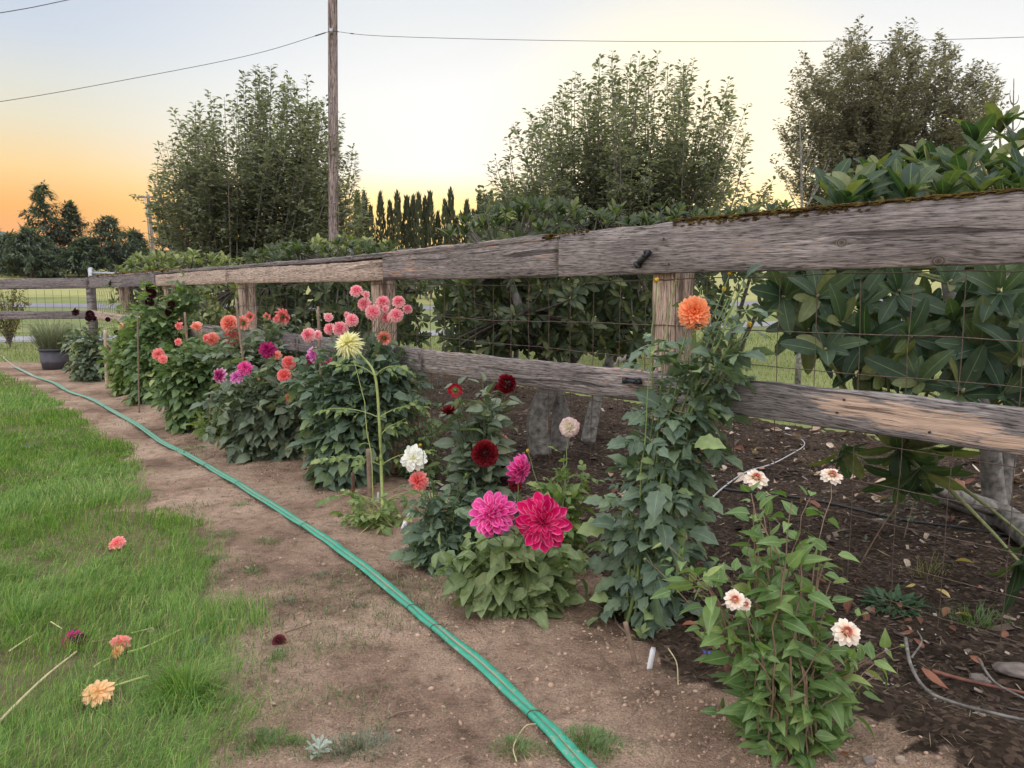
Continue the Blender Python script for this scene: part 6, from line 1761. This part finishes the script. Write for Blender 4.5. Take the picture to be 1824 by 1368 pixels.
V, T = lathe([(0.001, 0), (R1 * .78, 0), (R1 * .85, TH * .3), (R1 * .88, TH * .33), (R1 * .89, TH * .40), (R1 * .87, TH * .43), (R1 * .92, TH * .9), (R1 * .90, TH * .9), (R1 * .84, TH * .82), (0.001, TH * .82)])
part('shell', mesh('shell', V + tb, T, M_TUB), tub)
V, T = lathe([(R1 * .9, TH * .9), (R1 * 1.0, TH * .9), (R1 * 1.01, TH * .98), (R1 * .98, TH), (R1 * .9, TH * .99), (R1 * .9, TH * .9)]); part('rim', mesh('rim', V + tb, T, M_TUB), tub)
V, T = lathe([(.001, TH * .84), (R1 * .86, TH * .84), (R1 * .86, TH * .86), (.001, TH * .9)]); part('potting_soil', mesh('potting_soil', V + tb, T, M_MULCH), tub)
q = np.random.default_rng(3); n = 900; a = q.uniform(0, 6.283, n); rr = R1 * .75 * np.sqrt(q.random(n)); x = tb[0] - .02 + rr * np.cos(a); y = tb[1] + rr * np.sin(a)
V, T = blades(x, y, np.full(n, tb[2] + TH * .85), q.uniform(.3, .85, n), q.uniform(.005, .012, n), a + q.normal(0, .6, n), np.clip(q.normal(.6, .25, n), .1, 1.1), 4)
hb = thing('lavender_plant', tb + (0, 0, TH * .85), 'wispy grey-green lavender growing in the dark tub', 'plant'); M_LAV = leafmat('lavender', [(0, (.14, .17, .11)), (1, (.30, .32, .23))], trans=.2)
part('foliage', mesh('foliage', V, T, M_LAV, {'rib': np.zeros(len(V))}, False), hb)

# ------------------------------------------------------------------ fallen blooms on the lawn
def fallen(px, py, rp, kind, colr, ax, label, sq=.6, stem=None, lift=.034, smat='pale', extra=None):
    c = G(px, py); R = rp * sc(c[1]); c = c + (0, 0, lift + R * .25)
    o = thing('fallen_bloom', c, label, 'flower head', 'cut flower heads lying on the lawn'); rr = random.Random(int(px + py))
    add_bloom(o, kind, colr, c, R, ax, rr, squash=sq)
    if extra: add_bloom(o, extra[0], extra[1], c + np.array(extra[2]), R * extra[3], (.2, -.3, .8), rr, squash=.6)
    if stem:
        pts = [G(*p) + (0, 0, .045 + .01 * math.sin(i)) for i, p in enumerate(stem)]
        pts = [c] + pts if len(pts) == 1 else pts
        part('stem', mesh('stem', *tube(spline(pts, 6), [.0042, .003], 6), M_STEM[smat]), o)


fallen(209, 982, 17, 'deco', 'coralred', (0, -.5, .9), 'pink cut head alone near the top of the lawn')
fallen(128, 1158, 22, 'limp', 'wine', (-.2, -.5, .8), 'dark wine-purple cut head, leftmost on the lawn', stem=[(160, 1166), (196, 1163)], smat='brown', extra=('limp', 'maroon', (.035, -.01, 0), .9))
fallen(216, 1164, 20, 'deco', 'coralred', (.3, -.4, .8), 'coral cut head between the dark head and the long straw stem', sq=.5)
fallen(209, 1180, 14, 'cactus', 'peach', (-.2, -.5, .7), 'small peach cut head touching the coral one', sq=.5, stem=[(228, 1183), (262, 1176), (326, 1144)])
fallen(176, 1258, 33, 'limp', 'peach', (.1, -.35, .9), 'large flattened peach-orange head nearest the bottom of the lawn', sq=.42, stem=[(192, 1249), (266, 1229)])
fallen(270, 1138, 7, 'cactus', 'cream', (0, -.3, 1), 'tiny cream cut head beside a dark withered one', stem=[(268, 1140), (235, 1152)])
fallen(281, 1134, 8, 'limp', 'maroon', (0, -.3, 1), 'small blackish withered head next to the tiny cream one')
fallen(429, 1122, 9, 'limp', 'withered', (.3, -.4, .6), 'brown-and-cream withered head at the lawn edge', stem=[(424, 1123), (396, 1126)], lift=.0)
fallen(497, 1146, 14, 'ball', 'dried', (-.2, -.8, .4), 'dried maroon head on the bare path', stem=[(508, 1146), (556, 1133)], lift=.0, smat='brown', sq=.9)
M_STRAWS = plain('straw stem', (0.55, 0.46, 0.26), .6, noise=.15)


def stick(pts, r, mat, label, name='straw', cat='straw', lift=.05, group=None):
    c = [G(*p) + (0, 0, lift) for p in pts]; return solo(name, mesh(name, *tube(spline(c, 7), [r, r * .6], 6), mat), label, cat, group)


stick([(-8, 1322), (40, 1272), (85, 1228), (138, 1184)], .0055, M_STRAWS, 'long straw-coloured stem lying at the left edge of the lawn')
stick([(18, 1183), (62, 1152)], .003, M_STRAWS, 'short thin straw stem left of the wine-purple head')
stick([(168, 1213), (182, 1203), (196, 1196)], .003, M_STRAWS, 'short bent straw stem below the small peach head')
stick([(92, 1129), (112, 1142)], .003, M_STRAWS, 'short pale stem above the wine-purple head')
stick([(640, 962), (690, 915), (740, 860)], .002, M_STRAWS, 'thin yellow cord slanting from the hose to the white dahlia', 'cord', 'cord', .03)
stick([(1190, 1160), (1205, 1185), (1208, 1225)], .003, M_STRAWS, 'thin curled root on the soil right of the blank white tag', 'dead_root', 'root', .01)
stick([(1120, 1140), (1100, 1120), (1090, 1100), (1060, 1085)], .003, M_STK, 'thin curled root by the magenta bush', 'dead_root', 'root', .02)
stick([(1612, 1150), (1622, 1200), (1650, 1245), (1700, 1268), (1770, 1290), (1850, 1305)], .007, M_BARK2, 'grey dead branch curving over the soil at the lower right', 'dead_branch', 'branch', .03)
stick([(1622, 1200), (1640, 1170), (1632, 1150)], .004, M_BARK2, 'short grey twig forking up from the dead branch', 'dead_branch', 'branch', .06)
stick([(1740, 1200), (1770, 1240), (1830, 1275)], .005, M_BARK2, 'thin grey twig near the big pale stone', 'dead_branch', 'branch', .05)
stick([(1660, 1205), (1720, 1222), (1850, 1250)], .008, plain('red bark', (.17, .07, .05), .8, noise=.4), 'strip of red-brown bark above the grey dead branch', 'bark_strip', 'bark', .02)
stick([(690, 1283), (712, 1273), (735, 1270)], .003, M_STK, 'short dark twig on the bare path', 'dead_twig', 'twig', .008)
stick([(920, 1368), (915, 1340), (935, 1305), (955, 1300)], .0022, M_STRAWS, 'dry curled grass stalk by the hose at the bottom edge', 'dead_stalk', 'stalk', .02)
# drip pipe and white cord on the mulch
stick([(1180, 845), (1290, 874), (1380, 884), (1470, 898), (1600, 928), (1720, 945), (1900, 975)], .010, M_BLACK, 'black drip pipe running across the mulch behind the wire', 'drip_pipe', 'pipe', .012)
stick([(1255, 905), (1290, 872), (1330, 845), (1372, 832), (1400, 818), (1432, 796), (1425, 785), (1398, 776)], .006, plain('white cord', (.5, .5, .52), .6), 'pale looping cord lying on the mulch below the low rail', 'cord', 'cord', .02)
M_SHELLW = plain('white scrap', (.62, .6, .6), .6, noise=.1)
for (px, py, l) in ((1388, 770, 'pale curled scrap at the end of the looping cord'), (1404, 768, 'second pale scrap lying at the end of the looping cord, nearer the rail post')):
    V, T, rib, _ = leaf_np(.075, .05, 5, .5, .5); solo('scrap', mesh('scrap', V @ frame((1, .2, .15), (0, -.3, 1)).T + G(px - 6, py) + (0, 0, .02), T, M_SHELLW), l, 'scrap')
# stones
def stone(px, py, rp, label, mat, sq=.6, seed=0):
    c = G(px, py); R = rp * sc(c[1]); q = np.random.default_rng(seed); V = []; T = []; A, B = 12, 16
    for i in range(A + 1):
        for j in range(B):
            th, ph = math.pi * i / A, 2 * math.pi * j / B; d = np.array([math.sin(th) * math.cos(ph), math.sin(th) * math.sin(ph), math.cos(th)]); V.append(d * (1, .8, sq) * (1 + .75 * float(vnoise(np.array(d[0] * 1.7 + seed), np.array(d[1] * 1.7 + d[2] * 2))) + .3 * float(vnoise(np.array(d[0] * 4 + seed), np.array(d[1] * 4 + d[2] * 5)))) * R)
    for i in range(A):
        for j in range(B):
            p, q_ = i * B + j, i * B + (j + 1) % B; T += [(p, p + B, q_ + B), (p, q_ + B, q_)]
    solo('stone', mesh('stone', np.array(V) + c + (0, 0, R * .2), T, mat), label, 'stone')


M_ROCK = plain('grey rock', (.20, .165, .145), .95, noise=.45, nscale=14, bump=1.0)
stone(1806, 1200, 30, 'large grey stone half buried at the lower right', M_ROCK, .34, 1)
stone(1548, 1356, 11, 'small round pebble at the bottom edge right of the zinnias', M_ROCK, .8, 2)
stone(1605, 1358, 12, 'rough clod-like stone near the bottom edge', plain('tan stone', (.33, .25, .19), .95, bump=.6), .7, 3)
stone(1745, 1215, 18, 'smaller grey stone against the large half buried one', M_ROCK, .6, 4)
tr = spline([G(1850, 985) + (0, 0, .05), G(1780, 935) + (0, 0, .06), G(1700, 905) + (0, 0, .05), G(1640, 880) + (0, 0, .03)], 8)
solo('fallen_log', mesh('fallen_log', *tube(tr, [.075, .07, .05], 12), M_BARK2), 'grey lichen-covered root lying across the mulch under the big rhododendron', 'log')

# ------------------------------------------------------------------ small weeds and seedlings
def rosette(px, py, rp, n, L, Wd, mat, label, name='weed', cat='weed', serr=0.1, up_=(.15, .9), seed=0, prof='ovate'):
    c = G(px, py); r = random.Random(seed); o = thing(name, c, label, cat); ls = leafset('leaf', mat, simple(L, Wd, 6, serr, prof))
    R = rp * sc(c[1])
    for i in range(n):
        a = i * GA; e = r.uniform(*up_); d = np.array([math.cos(a), math.sin(a), e]); p = c + np.array([math.cos(a), math.sin(a), 0]) * R * r.random() ** .6 * .8 + (0, 0, .008 + .03 * r.random() * e)
        part('leaf', ls[r.randint(0, 3)]['me'], o, mat4(frame(d, (0, 0, 1)), p, r.uniform(.6, 1.1)))


M_DOCK = leafmat('dark weed', [(0, (.04, .095, .045)), (1, (.085, .16, .08))], rib=(.15, .22, .12), trans=.2)
rosette(1590, 1082, 58, 110, .06, .024, M_DOCK, 'low dark green weed clump on the mulch beyond the zinnias', serr=.2, seed=1)
rosette(569, 1349, 15, 30, .03, .014, leafmat('pale rosette', [(0, (.34, .40, .35)), (1, (.5, .56, .5))], trans=.15), 'small silvery rosette plant at the bottom edge of the path', 'succulent', 'succulent', 0, (.4, 1.4), 2, 'obov')
M_CLV = leafmat('clover weed', [(0, (.10, .15, .09)), (1, (.22, .28, .18))], trans=.2)
rosette(52, 802, 26, 40, .035, .022, M_CLV, 'patch of broad-leaved weed in the far part of the lawn', seed=3, up_=(.5, 1.3))
rosette(352, 1163, 16, 9, .06, .042, leafmat('grey cut leaf', [(0, (.10, .15, .11)), (1, (.17, .23, .17))], trans=.2), 'cut grey-green leaves lying on the lawn near its edge', 'cut_leaf', 'leaves', .06, (.2, .9), 4)
rosette(187, 1045, 14, 4, .07, .016, leafmat('pale husk', [(0, (.35, .36, .30)), (1, (.5, .48, .42))], trans=.1), 'pale shrivelled leaves in the grass below the lone pink head', 'cut_leaf', 'leaves', 0, (.3, .9), 5)
rosette(1098, 1085, 34, 46, .055, .032, LM['mid'], 'leafy weed at the foot of the slanting stick', seed=6, up_=(.3, 1.6))
rosette(1140, 1140, 10, 7, .045, .022, LM['light'], 'bright little seedling beside the cut stem stub', 'seedling', 'seedling', 0, (.6, 1.6), 7)
rosette(1262, 1170, 6, 5, .018, .012, plain('blue scrap', (.05, .12, .5), .5), 'tiny blue scrap on the soil before the zinnias', 'blue_scrap', 'scrap', 0, (.1, .6), 8)
tuft(1740, 1110, 40, 160, .10, 'tuft of thin grass on the mulch near the large stone', M_WEED, 941, group=None)
tuft(1650, 1020, 22, 60, .13, 'thin dry grass tuft by the yellow fallen leaves', M_GRASS2, 942, group=None)
# seedy weed with brown spikes behind the zinnias
for (px, py, tx, ty, lab, s) in ((1530, 1010, 1640, 850, 'spindly weed leaning over the mulch behind the zinnias', 1), (1610, 960, 1640, 870, 'small upright seeding weed in front of the hanging rhododendron leaves', 2)):
    a = G(px, py); o = thing('weed', a, lab, 'weed'); r = random.Random(s); b = P(tx, ty, a[1] + .1); st = bez(a, (a + b) / 2 + (0, 0, .08), b, 10); part('stem', mesh('stem', *tube(st, [.004, .002], 5), M_STEM['brown']), o)
    ls = leafset('leaf', LM['grey'], simple(.04, .02, 5, 0, 'ovate'))
    for k in range(46):
        p = st[r.randint(2, 9)] + np.array([r.gauss(0, .05), r.gauss(0, .05), r.gauss(0, .03)]); part('leaf', ls[r.randint(0, 3)]['me'], o, mat4(frame((r.uniform(-1, 1), r.uniform(-1, .4), r.uniform(-.3, .8)), (0, 0, 1)), p, r.uniform(.5, 1.1)))

# ------------------------------------------------------------------ fallen leaves
FL = {'tan': leafmat('tan dry leaf', [(0, (.42, .27, .20)), (.6, (.60, .44, .35)), (1, (.74, .61, .50))], rib=(.45, .3, .2), trans=.1, rough=.7), 'rust': leafmat('rust dry leaf', [(0, (.16, .06, .035)), (1, (.32, .13, .08))], rib=(.3, .16, .1), trans=.1, rough=.65), 'yellow': leafmat('yellow dry leaf', [(0, (.55, .40, .13)), (1, (.70, .58, .26))], rib=(.6, .5, .3), trans=.2, rough=.6)}
FLS = {k: leafset('fallen_leaf', m, simple(.085, .034, 6, 0, 'obov', (.5, .8, .3, .6), (.8, 1.4, -.6, .4))) for k, m in FL.items()}


def fleaf(px, py, kind, s, label, group, r):
    c = G(px, py); a = r.random() * 6.283; M = mat4(frame((math.cos(a), math.sin(a), r.uniform(-.05, .3)), (r.gauss(0, .45), r.gauss(0, .45), 1)), c + (0, 0, .015 + .012 * r.random()), s)
    tag(part('fallen_leaf', FLS[kind][r.randint(0, 3)]['me'], None, M), label, 'fallen leaf', group)


r = random.Random(99)
for (px, py, k, s, lab) in ((1590, 1000, 'tan', 1.0, 'long curled cream-tan leaf on the mulch left of the thin dry grass'), (1610, 1003, 'tan', .9, 'second cream-tan leaf touching the long curled one'), (1735, 1010, 'yellow', 1.0, 'slender pale yellow leaf by the wire beyond the weed clump'), (1665, 1057, 'yellow', .85, 'oval yellow leaf with brown specks beside the weed clump'), (1612, 1052, 'yellow', .55, 'small orange-yellow leaf above the weed clump'), (1530, 1035, 'rust', .6, 'small rust leaf left of the weed clump'), (1520, 1080, 'rust', 1.2, 'large rust-red curled leaf left of the weed clump'), (1535, 1096, 'rust', 1.0, 'rust-red leaf just below the large curled one'), (1700, 1100, 'yellow', 1.0, 'golden-brown leaf at the edge of the thin grass tuft'), (1690, 1088, 'rust', 1.0, 'rust leaf above the golden-brown one'), (1640, 1120, 'rust', .9, 'rust leaf below the weed clump'), (1612, 1120, 'tan', .55, 'upright heart-shaped tan leaf on a dry stalk'), (1655, 955, 'tan', .8, 'curled pale leaf near the drip pipe'), (1725, 938, 'tan', .8, 'tan leaf lying against the drip pipe'), (1715, 955, 'tan', .6, 'small tan leaf just over the drip pipe'), (1245, 1155, 'rust', 1.1, 'rust-red leaf before the zinnia stems'), (1690, 1235, 'rust', 1.2, 'red-brown leaf on the bark strip'), (1500, 1350, 'rust', .8, 'rust leaf by the pebble at the bottom edge'), (1425, 825, 'tan', .9, 'curled buff leaf right of the looping cord'), (1410, 848, 'tan', .6, 'small cream leaf above the first zinnia flower'), (1525, 870, 'tan', .5, 'small cream leaf right of the tallest zinnia flower'), (1370, 802, 'tan', .8, 'buff leaf left of the looping cord'), (1690, 810, 'tan', 1.0, 'upright tan leaf under the low rail beside the trunk'), (1730, 815, 'tan', 1.0, 'tan leaf standing against the grey trunk')):
    fleaf(px, py, k, s, lab, None, r)
k = 0
while k < 150:
    px, py = r.uniform(1000, 1830), r.uniform(735, 900)
    c = G(px, py)
    if zone(c[0], c[1]) != 2 or (px < 1250 and r.random() < .6): continue
    fleaf(px, py, r.choice(['tan', 'tan', 'tan', 'rust']), r.uniform(.8, 1.55), 'dry curled leaf scattered on the mulch under the rhododendrons', 'dry leaves scattered on the mulch', r); k += 1
k = 0
while k < 40:
    px, py = r.uniform(1080, 1830), r.uniform(900, 1240); c = G(px, py)
    if zone(c[0], c[1]) != 2: continue
    fleaf(px, py, r.choice(['tan', 'rust', 'rust', 'rust']), r.uniform(.35, .8), 'dark curled leaf litter on the mulch near the wire', 'curled leaves on the mulch near the wire', r); k += 1
# ------------------------------------------------------------------ air
def haze():
    m = bpy.data.materials.new('haze'); m.use_nodes = True; t = m.node_tree; t.nodes.clear()
    v = nd(t, 'ShaderNodeVolumePrincipled', {'Color': (0.80, 0.84, 0.92, 1), 'Density': 0.00008}); nd(t, 'ShaderNodeOutputMaterial', {'Volume': v.outputs[0]})
    g_ = Geo(); g_.box((0, 2100, 129), 11000, 12600, 264); return part('haze', g_.mesh('haze', m, False), kind='stuff')


haze()
